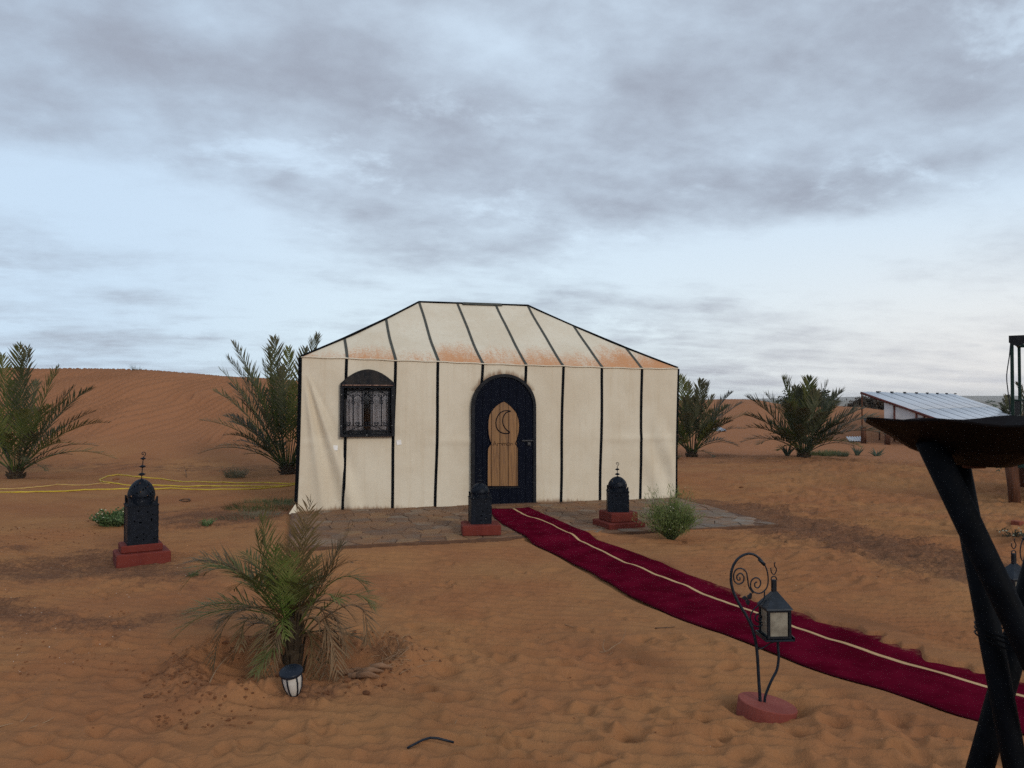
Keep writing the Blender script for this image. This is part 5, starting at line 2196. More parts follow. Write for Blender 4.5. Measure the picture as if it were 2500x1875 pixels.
# ------------------------------------------------------------------ shepherd's-hook lamp
gb = Vector((float(LAMP[0]), float(LAMP[1]), LAMPZ))
GD = gb.y


def lc(x, y):
    """zoomed-crop pixel -> local (x, z) of the lamp"""
    P = at_depth(1600 + x / 3.318, 1300 + y / 3.318, GD)
    return Vector((P.x - gb.x, 0, P.z - gb.z))


def make_hook_lamp():
    root = empty('hook_lamp', gb)
    # tilted round base
    m = MB()
    tilt = Matrix.Rotation(math.radians(9.5), 3, 'Y')
    n = 40
    vs = []
    for (rr_, zz) in ((.158, -.10), (.160, -.004), (.156, 0), (.001, .0)):
        for k in range(n):
            a = 2 * PI * k / n
            vs.append(tilt @ Vector((rr_ * math.cos(a), rr_ * math.sin(a) * .92, zz)) + Vector((.008, 0, .020)))
    fs = [(i * n + k, i * n + (k + 1) % n, (i + 1) * n + (k + 1) % n, (i + 1) * n + k) for i in range(3) for k in range(n)]
    m.add(vs, fs)
    m.build('base', M['red_base2'], root)
    main = [(850, 1395), (845, 1300), (838, 1200), (822, 950), (792, 800), (745, 690), (682, 585), (632, 480), (612, 380), (625, 285), (670, 212), (740, 174), (800, 180), (850, 217), (880, 258)]
    P = smooth_path([lc(*p_) for p_ in main], 4)
    m = MB()
    m.tube(P, [.0095, .0065], 8)
    m.tube([lc(838, 215), lc(885, 262)], .0095, 8)
    m.build('hook_pole', M['blue_iron'], root, True)
    m = MB()
    m.tube(smooth_path([lc(*p_) for p_ in [(885, 1390), (892, 1320), (940, 1200), (985, 1110), (999, 1010), (994, 940), (992, 868)]], 4), .0078, 8)
    m.build('support_pole', M['blue_iron'], root, True)
    m = MB()
    m.tube(smooth_path([lc(*p_) for p_ in [(832, 948), (880, 930), (935, 895), (988, 882)]], 3), .0035, 6)
    m.build('brace', M['blue_iron'], root, True)
    sc1 = [(880, 250), (905, 310), (914, 390), (898, 455), (850, 492), (800, 482), (772, 440), (778, 392), (812, 366), (845, 382), (852, 420), (832, 448), (808, 438), (806, 412), (824, 400)]
    sc2 = [(792, 492), (758, 440), (747, 370), (735, 320), (700, 292), (655, 300), (634, 345), (642, 395), (675, 418), (710, 400), (717, 358), (690, 330), (662, 350), (664, 380), (684, 385), (685, 362)]
    sc3 = [(884, 465), (878, 540), (822, 600), (785, 640), (770, 690), (790, 745), (835, 762), (868, 745)]
    sc4 = [(868, 728), (825, 722), (808, 692), (826, 660), (856, 672), (858, 702), (838, 704), (836, 688)]
    for S in (sc1, sc2, sc3, sc4):
        m = MB()
        m.tube(smooth_path([lc(*p_) for p_ in S], 5), .0040, 6)
        m.build('scroll', M['blue_iron'], root, True)
    # leaf ornament
    for (cx, cy, a, L) in ((725, 530, PI, .016), (762, 520, .9, .018), (748, 562, -1.5, .018), (770, 505, 1.2, .012)):
        c = lc(cx, cy)
        d = Vector((math.cos(a), 0, math.sin(a)))
        s_v = Vector((-d.z, 0, d.x))
        m = MB()
        pr_ = [c - d * L * .9, c - d * L * .2 + s_v * L * .75, c + d * L * .8 + s_v * L * .35, c + d * L, c + d * L * .8 - s_v * L * .35, c - d * L * .2 - s_v * L * .75]
        m.prism([p_ + Vector((0, -.006, 0)) for p_ in pr_], [p_ + Vector((0, .004, 0)) for p_ in pr_])
        m.build('iron_leaf', M['black_iron'], root)
    return root


hook = make_hook_lamp()
tag(hook, 'iron hook lamp stand with scrolls on a tilted round red base beside the carpet', 'lamp stand', 'scrolled hook lamp stands')


def make_hanging_lantern():
    c = lc(962, 600)
    root = empty('hanging_lantern', gb + c + Vector((0, -.01, 0)))
    # local origin: centre of the eave
    wv, bh = .132, .158
    z_e = 0
    m = MB()
    e = .0735
    a_ = .012
    h1 = .088
    base = [(-e, -e, 0), (e, -e, 0), (e, e, 0), (-e, e, 0)]
    mid = [(-e * .97, -e * .97, .008), (e * .97, -e * .97, .008), (e * .97, e * .97, .008), (-e * .97, e * .97, .008)]
    top = [(-a_, -a_, h1), (a_, -a_, h1), (a_, a_, h1), (-a_, a_, h1)]
    m.add(base + mid + top, [(3, 2, 1, 0)] + [(i, (i + 1) % 4, 4 + (i + 1) % 4, 4 + i) for i in range(4)] + [(4 + i, 4 + (i + 1) % 4, 8 + (i + 1) % 4, 8 + i) for i in range(4)] + [(8, 9, 10, 11)])
    m.build('roof', M['blue_iron'], root)
    m = MB()
    m.box((-.004, 0, h1 + .03), (.026, .024, .068), bev=.004)
    m.tube([Vector((-.004 + .016 * math.cos(a), 0, h1 + .062 + .02 * math.sin(a))) for a in [k * PI / 8 for k in range(9)]], .0035, 5)
    m.build('chimney', M['black_iron'], root)
    m = MB()
    for (x, y) in ((-1, -1), (1, -1), (1, 1), (-1, 1)):
        m.box((x * (wv / 2 - .007), y * (wv / 2 - .007), -bh / 2), (.014, .014, bh))
    for zz in (-.006, -bh + .008):
        for k in range(4):
            R = Matrix.Rotation(k * PI / 2, 3, 'Z')
            m.box(R @ Vector((0, -wv / 2 + .007, zz)), (wv - .03, .013, .012), k * PI / 2)
    m.build('cage', M['black_iron'], root)
    for k in range(4):
        R = Matrix.Rotation(k * PI / 2, 3, 'Z')
        m = MB()
        m.box(R @ Vector((0, -wv / 2 + .009, -bh / 2)), (wv - .034, .003, bh - .024), k * PI / 2)
        m.build('pane', M['shade'], root)
    m = MB()
    m.box((0, 0, -bh - .007), (.165, .150, .009), bev=.002)
    for s_x in (-1, 1):
        m.box((s_x * .08, 0, -bh + .002), (.004, .150, .018))
    m.box((0, .073, -bh + .002), (.156, .004, .018))
    m.build('tray', M['blue_iron'], root)
    # S hook on top
    m = MB()
    pts = [(-.020, 0, .150), (-.016, 0, .128), (-.004, 0, .118), (.006, 0, .130), (.008, 0, .145), (.0, 0, .158), (-.002, 0, .172), (.004, 0, .174)]
    o = Vector((0, -.004, .045))
    m.tube(smooth_path([Vector(p_) * 1.15 + o for p_ in pts], 4), .0032, 6)
    m.build('s_hook', M['black_iron'], root, True)
    return root


hl = make_hanging_lantern()
hl.rotation_euler = (0, 0, .06)
tag(hl, 'small square glass lantern with pyramid roof on the hook lamp beside the carpet', 'lantern', 'square glass lanterns on hook lamps')
off = hl.location - hook.location
h2 = copy_tree(hook)
p2 = at_depth(2500, 1622, 4.93)
h2.location = (p2.x, p2.y, hb(p2.x, p2.y))
h2.rotation_euler = (0, 0, PI)
h2['label'] = 'iron hook lamp stand at the right edge, behind the fire bowl legs'
l2 = copy_tree(hl)
l2.location = h2.location + Vector((-off.x, -off.y, off.z - .01))
l2.rotation_euler = (0, 0, .15)
l2['label'] = 'square glass lantern seen between the fire bowl legs at the right edge'

# ------------------------------------------------------------------ solar lamp
sg = ground(714, 1702)
sr = empty('solar_light', (sg.x + .01, sg.y, hb(sg.x, sg.y) + .005))
sr.rotation_euler = (math.radians(15), math.radians(-3), 0)
sr.scale = (.98, .98, .98)
tag(sr, 'small solar garden lamp with dark cap and white body stuck in the sand', 'garden light')
m = MB()
m.lathe([(.001, .166), (.058, .164), (.066, .158), (.067, .146), (.060, .138), (.001, .138)], 28)
m.build('cap', M['plastic_black'], sr, True)
m = MB()
m.lathe([(.050, .140), (.052, .10), (.045, .05), (.028, .008)], 24)
m.build('lens', M['solar_white'], sr, True)
for k in range(6):
    a = k * PI / 3 + .3
    m = MB()
    m.tube([Vector((math.cos(a) * R, math.sin(a) * R, zz)) for R, zz in ((.053, .142), (.0545, .10), (.047, .05), (.030, .008))], .0048, 5)
    m.build('rib', M['plastic_black'], sr, True)
m = MB()
m.lathe([(.032, .014), (.034, .004), (.030, -.006), (.012, -.03), (.010, -.12), (.001, -.14)], 16)
m.build('spike', M['plastic_black'], sr, True)

# ------------------------------------------------------------------ fire bowl on crossed legs (foreground)
bc = Vector(((2392 - 1250) / F * 1.70, 1.70, 1.652))
fb = empty('fire_bowl_stand', (bc.x, bc.y, hb(bc.x, bc.y)))
tag(fb, 'dark steel fire bowl on crossed black pipe legs in the right foreground', 'fire bowl')
fbi = Vector(fb.location)


def bowl():
    m = MB()
    n = 8
    rings = [(.0, -.094), (.060, -.093), (.150, -.058), (.205, -.022), (.250, .004)]
    SUB = 6
    vs = []
    for lay in (0, 1):
        for (R, zz) in rings:
            for i in range(n * SUB):
                a0 = 2 * PI * (i // SUB) / n + PI
                a1 = a0 + 2 * PI / n
                f = (i % SUB) / SUB
                p = Vector((math.cos(a0), math.sin(a0), 0)).lerp(Vector((math.cos(a1), math.sin(a1), 0)), f)
                t = R / .25
                w = t * t * (.004 * math.cos(2 * PI * f) - .002) * (1 if (i // SUB) % 2 else .55) + .005 * t * math.sin(4 * PI * i / (n * SUB) + .8)
                vs.append(bc + Vector((p.x * R, p.y * R, zz + w - (.004 if lay else 0))))
    K = len(rings) - 1
    n2_ = n * SUB
    N1 = (K + 1) * n2_
    fs = []
    for k in range(K):
        for i in range(n2_):
            j = (i + 1) % n2_
            fs.append((k * n2_ + i, k * n2_ + j, (k + 1) * n2_ + j, (k + 1) * n2_ + i))
            fs.append((N1 + k * n2_ + i, N1 + (k + 1) * n2_ + i, N1 + (k + 1) * n2_ + j, N1 + k * n2_ + j))
    for i in range(n2_):
        j = (i + 1) % n2_
        fs.append((K * n2_ + i, K * n2_ + j, N1 + K * n2_ + j, N1 + K * n2_ + i))
    m.add(vs, fs)
    loc_(m.build('bowl', M['bowl_steel'], fb), fbi)


bowl()


def leg(name_pts, r):
    m = MB()
    pts = [at_depth(px, py, d) for px, py, d in name_pts]
    a, b = pts[0], pts[-1]
    # carry on straight to the sand
    d = (pts[-1] - pts[-2]).normalized()
    g = hb(b.x, b.y) - .04
    if d.z < -.05: pts.append(b + d * ((g - b.z) / d.z))
    m.tube(pts, r, 20)
    loc_(m.build('leg', M['leg_pipe'], fb, True), fbi)


leg([(2268, 1075, 1.64), (2620, 1815, 1.70)], .0275)
leg([(2334, 1105, 1.80), (2479, 1875, 1.76)], .0255)
leg([(2612, 1090, 1.86), (2393, 1875, 1.90)], .0290)
m = MB()
a, b = at_depth(2378, 1548, 1.60), at_depth(2600, 1572, 1.66)
for k, dz_ in enumerate((0, -.012, .010)):
    ring = []
    c = (at_depth(2455, 1560, 1.76))
    for i in range(29):
        th = 2 * PI * i / 28
        ring.append(c + Vector((.070 * math.cos(th) + .024, .105 * math.sin(th), dz_ + .010 * math.cos(th) * -1)))
    m.tube(ring, .0022, 5)
loc_(m.build('wire_tie', M['leg_pipe'], fb, True), fbi)
m = MB()
m.box(at_depth(2378, 1133, 1.72), (.040, .03, .018), .1, bev=.002)
loc_(m.build('support_block', M['rust'], fb), fbi)

# ------------------------------------------------------------------ yellow hoses
def hcrop(x, y): return x / 2.911, 780 + y / 2.911


def hose(label, pts, rad, mt):
    P = []
    for x, y in pts:
        g = ground(*hcrop(x, y))
        P.append(g)
    P = smooth_path(P, 8)
    P = [Vector((p_.x, p_.y, hz(p_.x, p_.y) + rad * .8)) for p_ in P]
    # light smoothing in z
    zz = [p_.z for p_ in P]
    for i in range(1, len(P) - 1): P[i].z = max(zz[i], (zz[i - 1] + zz[i + 1] + zz[i]) / 3)
    m = MB()
    m.tube(P, rad, 8)
    o = m.build('garden_hose', mt, None, True)
    c = P[len(P) // 2].copy()
    o.data.transform(Matrix.Translation(-c))
    o.location = c
    tag(o, label, 'hose', 'yellow hoses left of the tent')


hose('yellow hose doubled back in a long loop left of the tent', [(2130, 1160), (2060, 1170), (1880, 1165), (1650, 1167), (1400, 1156), (1150, 1136), (980, 1122), (880, 1110), (820, 1109), (765, 1118), (718, 1138), (712, 1152), (745, 1160), (800, 1168), (870, 1178), (950, 1184), (1150, 1186), (1400, 1190), (1700, 1190), (2000, 1188), (2130, 1176)], .014, M['hose'])
hose('yellow hose nearest the camera, stretched straight across the sand', [(-60, 1236), (150, 1235), (350, 1230), (600, 1217), (850, 1210), (1150, 1208), (1400, 1212), (1620, 1213), (1850, 1204), (2030, 1190), (2130, 1172)], .014, M['hose'])
hose('thin dusty hose partly sunk in sand at the far left', [(-60, 1212), (100, 1207), (250, 1197), (350, 1188), (440, 1181), (560, 1182), (700, 1174), (780, 1172)], .012, M['hose_dusty'])

# ------------------------------------------------------------------ shed with sheet roof
T0 = at_depth(2104, 957, 29.6)
tdir = Vector((.665, .747, 0)).normalized()
sdir = Vector((tdir.y, -tdir.x, 0))
SLEN, RLEN = 15.2, 3.55
drop = .375
shed = empty('sheet_roof_shed', (T0.x + 4, T0.y + 3, hb(T0.x + 4, T0.y + 3)))
tag(shed, 'low shed with pale blue sloping sheet roof on brown posts, behind the fire bowl', 'shed')
shi = Vector(shed.location)
slope_n = (tdir.cross(sdir + Vector((0, 0, -drop)))).normalized()
if slope_n.z < 0: slope_n = -slope_n


def rp(t, L, lift=0.0):
    return T0 + tdir * t + sdir * L + Vector((0, 0, -drop * L)) + slope_n * lift


nP = 8
for row in range(2):
    L0, L1_ = (0, RLEN / 2 - .012) if row == 0 else (RLEN / 2 + .012, RLEN)
    for c in range(nP):
        a, b = c * SLEN / nP + .012, (c + 1) * SLEN / nP - .012
        m = MB()
        vs = []
        nn = 10
        for k in range(nn + 1):
            t = a + (b - a) * k / nn
            x = k / nn
            lift = .022 * math.sin(x * PI) - .008 * x
            for L in (L0, L1_):
                vs.append(rp(t, L, lift))
        n_ = len(vs)
        vs += [v - slope_n * .012 for v in vs]
        fs = [(2 * k, 2 * k + 2, 2 * k + 3, 2 * k + 1) for k in range(nn)] + [(n_ + 2 * k, n_ + 2 * k + 1, n_ + 2 * k + 3, n_ + 2 * k + 2) for k in range(nn)]
        fs += [(2 * k, n_ + 2 * k, n_ + 2 * k + 2, 2 * k + 2) for k in range(nn)] + [(2 * k + 1, 2 * k + 3, n_ + 2 * k + 3, n_ + 2 * k + 1) for k in range(nn)]
        m.add(vs, fs)
        loc_(m.build('roof_sheet', M['roof_sheet'], shed, True), shi)
for c in range(1, nP + 1):
    m = MB()
    m.box(rp(c * SLEN / nP, .02, .03), (.22, .08, .05), math.atan2(tdir.y, tdir.x))
    loc_(m.build('clip', M['black_iron'], shed), shi)
# frame rails
for (pa, pb, r_, mt) in ((rp(0, -.03, -.04), rp(0, RLEN, -.04), .045, 'red_steel'), (rp(SLEN, 0, -.05), rp(SLEN, RLEN, -.05), .04, 'red_steel'), (rp(0, 0, -.06), rp(SLEN, 0, -.06), .035, 'black_iron'), (rp(0, RLEN, -.06), rp(SLEN, RLEN, -.06), .035, 'red_steel'), (rp(0, RLEN / 2, -.06), rp(SLEN, RLEN / 2, -.06), .03, 'red_steel')):
    m = MB()
    m.tube([pa, pb], r_, 6)
    loc_(m.build('rail', M[mt], shed), shi)
# left end wall panels: px ranges
rz_s = math.atan2(sdir.y, sdir.x)


def endL(px):
    a, _ = ray(px, 1000)
    # T0 + sdir*L with x/y = a
    return (a * T0.y - T0.x) / (sdir.x - a * sdir.y)


posts_px = [2158, 2184, 2238, 2257]
Ls = [endL(p) for p in posts_px]
for a, b in zip(Ls[:-1], Ls[1:]):
    pa, pb = rp(.05, a + .03, -.10), rp(.05, b - .03, -.10)
    zb = .55
    m = MB()
    f_ = [Vector((pa.x, pa.y, zb)), Vector((pb.x, pb.y, zb)), pb, pa]
    m.prism(f_, [v + tdir * .02 for v in f_])
    loc_(m.build('white_panel', M['white_cloth'], shed), shi)
for L in Ls[1:] + [RLEN - .05]:
    p_ = rp(.04, L, -.05)
    m = MB()
    m.tube([p_, Vector((p_.x, p_.y, .35))], .035, 6)
    loc_(m.build('wall_post', M['red_steel'], shed), shi)
m = MB()
pa, pb = rp(.05, Ls[0], 0), rp(.05, RLEN, 0)
pa.z = pb.z = .5
m.tube([pa, pb], .05, 6)
loc_(m.build('floor_beam', M['brown_wood'], shed), shi)
# left pole on its stump, and stumps below the floor
m = MB()
pp = T0 - Vector((0, 0, .0))
m.tube([pp, Vector((pp.x, pp.y, hb(pp.x, pp.y)))], .028, 8)
loc_(m.build('pole', M['brown_wood'], shed), shi)
for (px, r_, dd, top) in ((2108, .10, 29.4, .62), (2166, .10, 28.6, .55), (2216, .09, 27.9, .55), (2183, .035, 30.5, .50), (2203, .035, 32.0, .50), (2147, .03, 31, .35), (2262, .09, 30.5, .55), (2330, .09, 31.5, .55), (2430, .09, 32.5, .55)):
    q_ = at_depth(px, 1085, dd)
    g_ = hb(q_.x, q_.y)
    m = MB()
    m.tube([Vector((q_.x, q_.y, g_ - .05)), Vector((q_.x + .01, q_.y, g_ + .2)), Vector((q_.x, q_.y, g_ + top))], [r_ * 1.05, r_, r_ * .95], 10)
    loc_(m.build('stump', M['brown_wood'], shed, True), shi)
# inner wall to keep the far side closed
m = MB()
f_ = [rp(SLEN - .05, .1, -.08), rp(SLEN - .05, RLEN - .1, -.08)]
f_ = [Vector((f_[0].x, f_[0].y, .55)), Vector((f_[1].x, f_[1].y, .3)), f_[1], f_[0]]
m.prism(f_, [v + tdir * .02 for v in f_])
loc_(m.build('white_panel', M['white_cloth'], shed), shi)
# loose corrugated sheet and tarp
q_ = ground(2088, 1078)
m = MB()
for k in range(7):
    x0, x1 = -.35 + k * .1, -.35 + (k + .95) * .1
    m.add([(x0, -.3, .02), (x0 + .05, -.3, .05), (x1, -.3, .02), (x0 + .12, .3, .16), (x0 + .17, .3, .20), (x1 + .12, .3, .16)], [(0, 1, 4, 3), (1, 2, 5, 4)])
o = m.build('corrugated_sheet', M['white_cloth'], None, loc=(q_.x, q_.y, q_.z))
tag(o, 'white corrugated sheet lying on the sand under the left pole of the shed', 'sheet')
q_ = ground(1755, 1052)
M['tarp'] = mat('pale_blue_tarp', (.40, .42, .46), (.28, .31, .37), 5, .8)
m = MB()
vs = []
for i in range(9):
    for j in range(7):
        x, y = (i / 8 - .5) * .9 * .6, (j / 6 - .5) * .5 * .6
        vs.append((x, y, max(-.02, .12 * (1 - (2 * x / .54) ** 2) * (1 - (2 * y / .3) ** 2) + .05 * math.sin(i * 2.1 + j * 1.7))))
m.add(vs, [(i * 7 + j, i * 7 + 7 + j, i * 7 + 8 + j, i * 7 + 1 + j) for i in range(8) for j in range(6)])
o = m.build('crumpled_tarp', M['tarp'], None, loc=(q_.x, q_.y, q_.z))
tag(o, 'crumpled pale blue tarp on the sand behind the palm by the tent right corner', 'tarp')

# ------------------------------------------------------------------ raised metal pergola at the right edge
PD = 12.6
pb_ = at_depth(2470, 1226, PD)
pg = empty('raised_pergola', (pb_.x, pb_.y, hb(pb_.x, pb_.y)), math.radians(-36))
tag(pg, 'dark green metal pergola with ornate railing raised on brown stumps', 'pergola')
X0 = .03
wx, wy = 2.4, 2.2


def zpx(py): return at_depth(2476, py, PD).z - pg.location.z


zd, zr_, zt_ = zpx(1140), zpx(977), zpx(822)
for (x, y) in ((X0, 0), (X0 + wx, 0), (X0, wy), (X0 + wx, wy)):
    m = MB()
    m.box((x, y, (zd + zt_) / 2), (.05, .05, zt_ - zd), bev=.004)
    m.build('post', M['green_metal'], pg)
    m = MB()
    m.tube([Vector((x + .02, y, -.15)), Vector((x + .0, y, .3)), Vector((x - .03, y, zd + .02))], [.085, .088, .095], 14)
    m.build('stump', M['brown_wood'], pg, True)
m = MB()
m.box((X0 + wx / 2, 0, zd + .03), (wx + .05, .05, .07))
m.box((X0 + wx / 2, wy, zd + .03), (wx + .05, .05, .07))
m.box((X0, wy / 2, zd + .03), (.05, wy - .06, .07))
m.box((X0 + wx, wy / 2, zd + .03), (.05, wy - .06, .07))
m.build('deck_beam', M['green_metal'], pg)
nb_ = 14
for k in range(nb_):
    m = MB()
    w_ = (wx - .06) / nb_
    m.box((X0 + .03 + w_ * (k + .5), wy / 2, zd + .075), (w_ - .008, wy, .02))
    m.build('deck_board', M['white_cloth'] if k % 5 == 0 else M['brown_wood'], pg)
for side in range(2):
    m = MB()
    Lr = wx if side == 0 else wy

    def rpnt(u, z): return Vector((X0 + u, 0, z)) if side == 0 else Vector((X0, u, z))
    for z_ in (zr_, zr_ - .28, zd + .42, zd + .16):
        m.tube([rpnt(.02, z_), rpnt(Lr - .02, z_)], .012, 6)
    m.build('rail', M['green_metal'], pg)
    m = MB()
    kk = int(Lr / .075)
    for k in range(1, kk):
        u = k * Lr / kk
        m.tube([rpnt(u, zr_), rpnt(u, zd + .16)], .005, 4)
        m.tube([rpnt(u + .035 * math.cos(a), zr_ - .05 + .035 * math.sin(a)) for a in [j * PI / 5 for j in range(6)]], .004, 4)
        m.tube([rpnt(u + .03 * math.cos(a), zd + .27 + .03 * math.sin(a)) for a in [j * PI / 4 for j in range(9)]], .004, 4)
        m.tube([rpnt(u + .02 * math.cos(a), zd + .35 + .02 * math.sin(a)) for a in [j * PI / 4 for j in range(9)]], .004, 4)
    m.build('railing_scrolls', M['black_iron'], pg)
m = MB()
m.box((X0 + wx / 2, 0, zt_ - .03), (wx + .07, .06, .06))
m.box((X0, wy / 2, zt_ - .03), (.055, wy, .055))
m.box((X0 + wx, wy / 2, zt_ - .03), (.055, wy, .055))
m.box((X0 + wx / 2, wy, zt_ - .03), (wx + .07, .06, .06))
m.build('top_frame', M['green_metal'], pg)
m = MB()
vs = []
for i in range(25):
    u = i / 24
    sagz = .10 + .05 * math.sin(u * 20) + .03 * math.sin(u * 47)
    vs += [(X0 - .04 + (wx + .08) * u, -.040, zt_ + .015), (X0 - .04 + (wx + .08) * u, -.045, zt_ - sagz)]
n_ = len(vs)
vs += [(x, y + .008, z) for x, y, z in vs]
fs = [(2 * i, 2 * i + 1, 2 * i + 3, 2 * i + 2) for i in range(24)] + [(n_ + 2 * i, n_ + 2 * i + 2, n_ + 2 * i + 3, n_ + 2 * i + 1) for i in range(24)]
m.add(vs, fs)
m.build('rolled_valance', M['frame_black'], pg)
m = MB()
m.tube(smooth_path([Vector((X0 - .03 + dx, -.03, zt_ * (1 - t) + zd * t)) for t, dx in ((0.02, .02), (.15, -.005), (.3, -.045), (.42, -.03), (.55, -.005), (.7, -.012), (.85, -.004), (1.0, -.02))], 4), .008, 6)
m.build('cable', M['plastic_black'], pg, True)

# broken brick at the right
q_ = ground(2484, 1290)
m = MB()
m.box((0, 0, .04), (.09, .12, .08), .4, bev=.008)
o = m.build('broken_brick', M['brick'], None, loc=(q_.x, q_.y, hz(q_.x, q_.y) - .01))
tag(o, 'small broken red brick on the sand at the right edge', 'brick')


# ------------------------------------------------------------------ sticks, pipe, pebbles, clods
def lay(name, label, cat, lists, rad, mt, group=None, taper=.4, lift=None):
    m = MB()
    for pts in lists:
        P = []
        for t in pts:
            g = ground(t[0], t[1])
            P.append(Vector((g.x, g.y, hz(g.x, g.y) + rad * .7 + (t[2] if len(t) > 2 else 0))))
        if len(P) > 2: P = smooth_path(P, 3)
        m.tube(P, [rad, rad * taper], 6)
    c = P[0].copy()
    o = m.build(name, mt, None, True)
    o.data.transform(Matrix.Translation(-c))
    o.location = c
    return tag(o, label, cat, group)


lay('black_pipe_piece', 'short bent piece of black pipe lying on the sand in front', 'pipe', [[(995, 1832, .006), (1050, 1817, .010), (1108, 1814, .006)]], .0062, M['plastic_black'], taper=.95)
lay('dry_stick', 'short straight brown stick on the sand left of the carpet', 'stick', [[(1600, 1538), (1625, 1536), (1647, 1532)]], .006, M['darktwig'])
lay('dry_twig', 'curved dry branching twig standing up from the sand centre right', 'twig',
    [[(1462, 1594), (1480, 1596, .01), (1500, 1592, .03), (1515, 1582, .04), (1524, 1578, .07), (1528, 1575, .11)], [(1480, 1600), (1497, 1598, .01)], [(1478, 1594), (1472, 1585, .02), (1476, 1575, .04)]], .003, M['twig'])
lay('straw_stalk', 'pale dry straw stalk cut by the left edge of the photo', 'straw', [[(-20, 1782), (20, 1770), (55, 1760), (72, 1746, .01)]], .0030, M['twig'])
lay('straw_stalk', 'pale dry straw stalk, the right one of two at the lower left', 'straw', [[(72, 1780), (110, 1768), (135, 1755), (150, 1742, .01)], [(146, 1746), (147, 1756)]], .0026, M['twig'])
lay('straw_stalk', 'small forked straw on the sand above the black pipe piece', 'straw', [[(1110, 1766), (1122, 1750), (1126, 1747)], [(1122, 1748), (1140, 1750)]], .0018, M['twig'])
lay('straw_stalk', 'fine straw on the sand near the lower right, left of the fire bowl leg', 'straw', [[(1935, 1828), (1950, 1838), (1980, 1840)], [(1940, 1832), (1965, 1836)]], .0018, M['twig'])
lay('straw_stalk', 'tiny straw on the sand between the pipe piece and the hook lamp', 'straw', [[(1430, 1764), (1450, 1770)]], .002, M['twig'])
lay('dry_stick', 'short pale stick on the sand centre, left of the brown stick', 'stick', [[(1380, 1531), (1402, 1534)]], .003, M['twig'])
lay('dry_stick', 'long pale reed lying on the left rim of the palm pit', 'stick', [[(508, 1680), (530, 1655, .04), (560, 1622, .06), (590, 1590, .03)]], .004, M['twig'])
lay('dry_stick', 'small dead twig upright by the dune foot left of the tent palm', 'stick', [[(455, 1166), (453, 1160, .10), (449, 1158, .18)], [(453, 1160, .08), (460, 1160, .16)]], .008, M['darktwig'])
lay('dry_twig', 'small dark ring of dried vine on the sand left of the tent', 'twig', [[(438, 1223), (448, 1221), (462, 1221), (462, 1225), (448, 1226), (440, 1224)]], .012, M['darktwig'], taper=.9)
# straw litter at the right side of the palm pit
m = MB()
r = random.Random(90)
for i in range(70):
    a = r.gauss(.05, .35)
    R = r.gauss(.66, .08)
    p = Vector((PALM5[0] + R * math.cos(a), PALM5[1] + R * math.sin(a) * .8, 0))
    p.z = hz(p.x, p.y) + .006
    d = Vector((r.uniform(-1, 1), r.uniform(-1, 1), r.uniform(-.1, .35))).normalized() * r.uniform(.03, .11)
    m.tube([p, p + d * .5 + Vector((0, 0, .004)), p + d], [.0018, .001], 4)
o = m.build('straw_litter', M['twig'])
tag(o, 'dry straw litter on the right rim of the palm pit', 'straw', kind='stuff')
# pale dead sheath lumps right of the pit
m = MB()
for i in range(9):
    px, py = r.uniform(845, 950), r.uniform(1640, 1668)
    g = ground(px, py)
    a = r.uniform(-.5, .5)
    p = Vector((g.x, g.y, hz(g.x, g.y) + .012))
    m.tube([p - Vector((math.cos(a), math.sin(a) * .4, 0)) * .06, p + Vector((0, 0, .014)), p + Vector((math.cos(a), math.sin(a) * .4, .0)) * .07], [.022, .018, .006], 7, flat=.6)
o = m.build('dry_sheath', mat('dry_sheath', (.27, .15, .085), (.19, .10, .055), 14, .9, bump=.5), None, True)
tag(o, 'dry brown palm sheaths heaped right of the palm pit', 'debris', kind='stuff')


def rocks(name, label, pts, mt, cat, seed):
    r = random.Random(seed)
    m = MB()
    ico = [(0, 0, 1), (.9, 0, .3), (.28, .85, .3), (-.72, .53, .3), (-.72, -.53, .3), (.28, -.85, .3), (.6, .5, -.5), (-.3, .75, -.5), (-.85, 0, -.5), (-.3, -.75, -.5), (.6, -.5, -.5)]
    fs = [(0, 1, 2), (0, 2, 3), (0, 3, 4), (0, 4, 5), (0, 5, 1), (1, 6, 2), (2, 6, 7), (2, 7, 3), (3, 7, 8), (3, 8, 4), (4, 8, 9), (4, 9, 5), (5, 9, 10), (5, 10, 1), (1, 10, 6)]
    for (x, y, s) in pts:
        z = hz(x, y)
        sx_, sy_, sz_ = s * r.uniform(.7, 1.3), s * r.uniform(.6, 1.1), s * r.uniform(.4, .8)
        a = r.uniform(0, PI)
        vs = []
        for v in ico:
            k = r.uniform(.8, 1.2)
            X_, Y_ = v[0] * sx_ * k, v[1] * sy_ * k
            vs.append((x + X_ * math.cos(a) - Y_ * math.sin(a), y + X_ * math.sin(a) + Y_ * math.cos(a), z + v[2] * sz_ * k + sz_ * .3))
        m.add(vs, fs)
    o = m.build(name, mt, None)
    return tag(o, label, cat, kind='stuff')


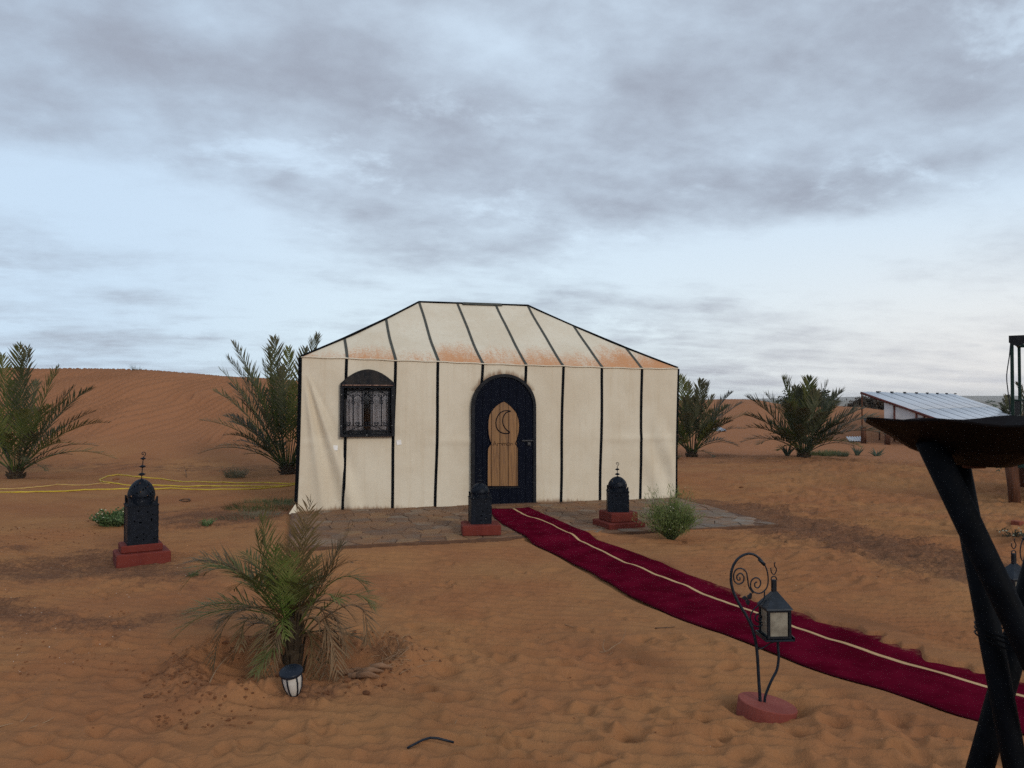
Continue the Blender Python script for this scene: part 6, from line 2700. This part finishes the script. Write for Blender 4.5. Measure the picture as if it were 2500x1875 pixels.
r = random.Random(99)
pts = []
for i in range(480):
    a = r.uniform(0, 2 * PI)
    R = r.gauss(.68, .085)
    k = 1 + .12 * math.sin(2 * a + 1) + .08 * math.sin(5 * a)
    if math.sin(a) < -.55 and r.random() < .5: continue
    pts.append((PALM5[0] + R * k * math.cos(a), PALM5[1] + R * k * math.sin(a) * .77, r.uniform(.003, .012) * (2.4 if r.random() < .10 else 1)))
for i in range(150):
    g = flat(r.uniform(330, 620), r.uniform(1650, 1780))
    pts.append((g[0], g[1], r.uniform(.003, .014)))
for i in range(160):
    g = flat(r.gauss(120, 110), r.gauss(1305, 16))
    pts.append((g[0], g[1], r.uniform(.004, .014)))
rocks('soil_clods', 'dark clods of dug soil round the palm pit and at left', pts, M['clod'], 'soil', 1)
pts = []
for i in range(150):
    g = flat(r.uniform(0, 330), r.uniform(1450, 1650)) if i % 2 else flat(r.uniform(0, 650), r.uniform(1190, 1460))
    pts.append((g[0], g[1], r.uniform(.002, .006)))
for i in range(130):
    g = flat(r.uniform(1660, 2300), r.uniform(1230, 1450))
    pts.append((g[0], g[1], r.uniform(.002, .005)))
for i in range(40):
    g = flat(r.uniform(600, 2300), r.uniform(1400, 1850))
    pts.append((g[0], g[1], r.uniform(.0015, .003)))
rocks('pale_pebbles', 'tiny pale stone chips scattered over the sand', pts, M['chip'], 'pebbles', 2)
pts = []
for i in range(300):
    g = flat(r.uniform(1660, 2250), 1190 + 260 * r.random())
    pts.append((g[0], g[1], r.uniform(.003, .011)))
for i in range(260):
    g = flat(r.uniform(0, 2400), r.uniform(1250, 1860))
    pts.append((g[0], g[1], r.uniform(.002, .007)))
for i in range(260):
    g = flat(r.uniform(0, 330), r.uniform(1440, 1650))
    pts.append((g[0], g[1], r.uniform(.003, .010)))
rocks('dark_pebbles', 'small dark pebbles and dung crumbs scattered over the sand', pts, M['clod'], 'pebbles', 3)
for (px, py, s, lab) in ((1810, 1191, .05, 'dark stone on the sand right of the tent corner, the largest there'), (1660, 1210, .04, 'dark stone against the right end of the tent'), (283, 1172 , .07, 'reddish stone inside the loop of the yellow hose')):
    g = ground(px, py)
    o = rocks('stone', lab, [(g.x, g.y, s)], M['clod'], 'stone', int(px))
    del o['kind']
print('flagstones', stone_n, 'tris', sum(len(p_.vertices) - 2 for me in bpy.data.meshes if len(me.polygons) < 50000 for p_ in me.polygons))
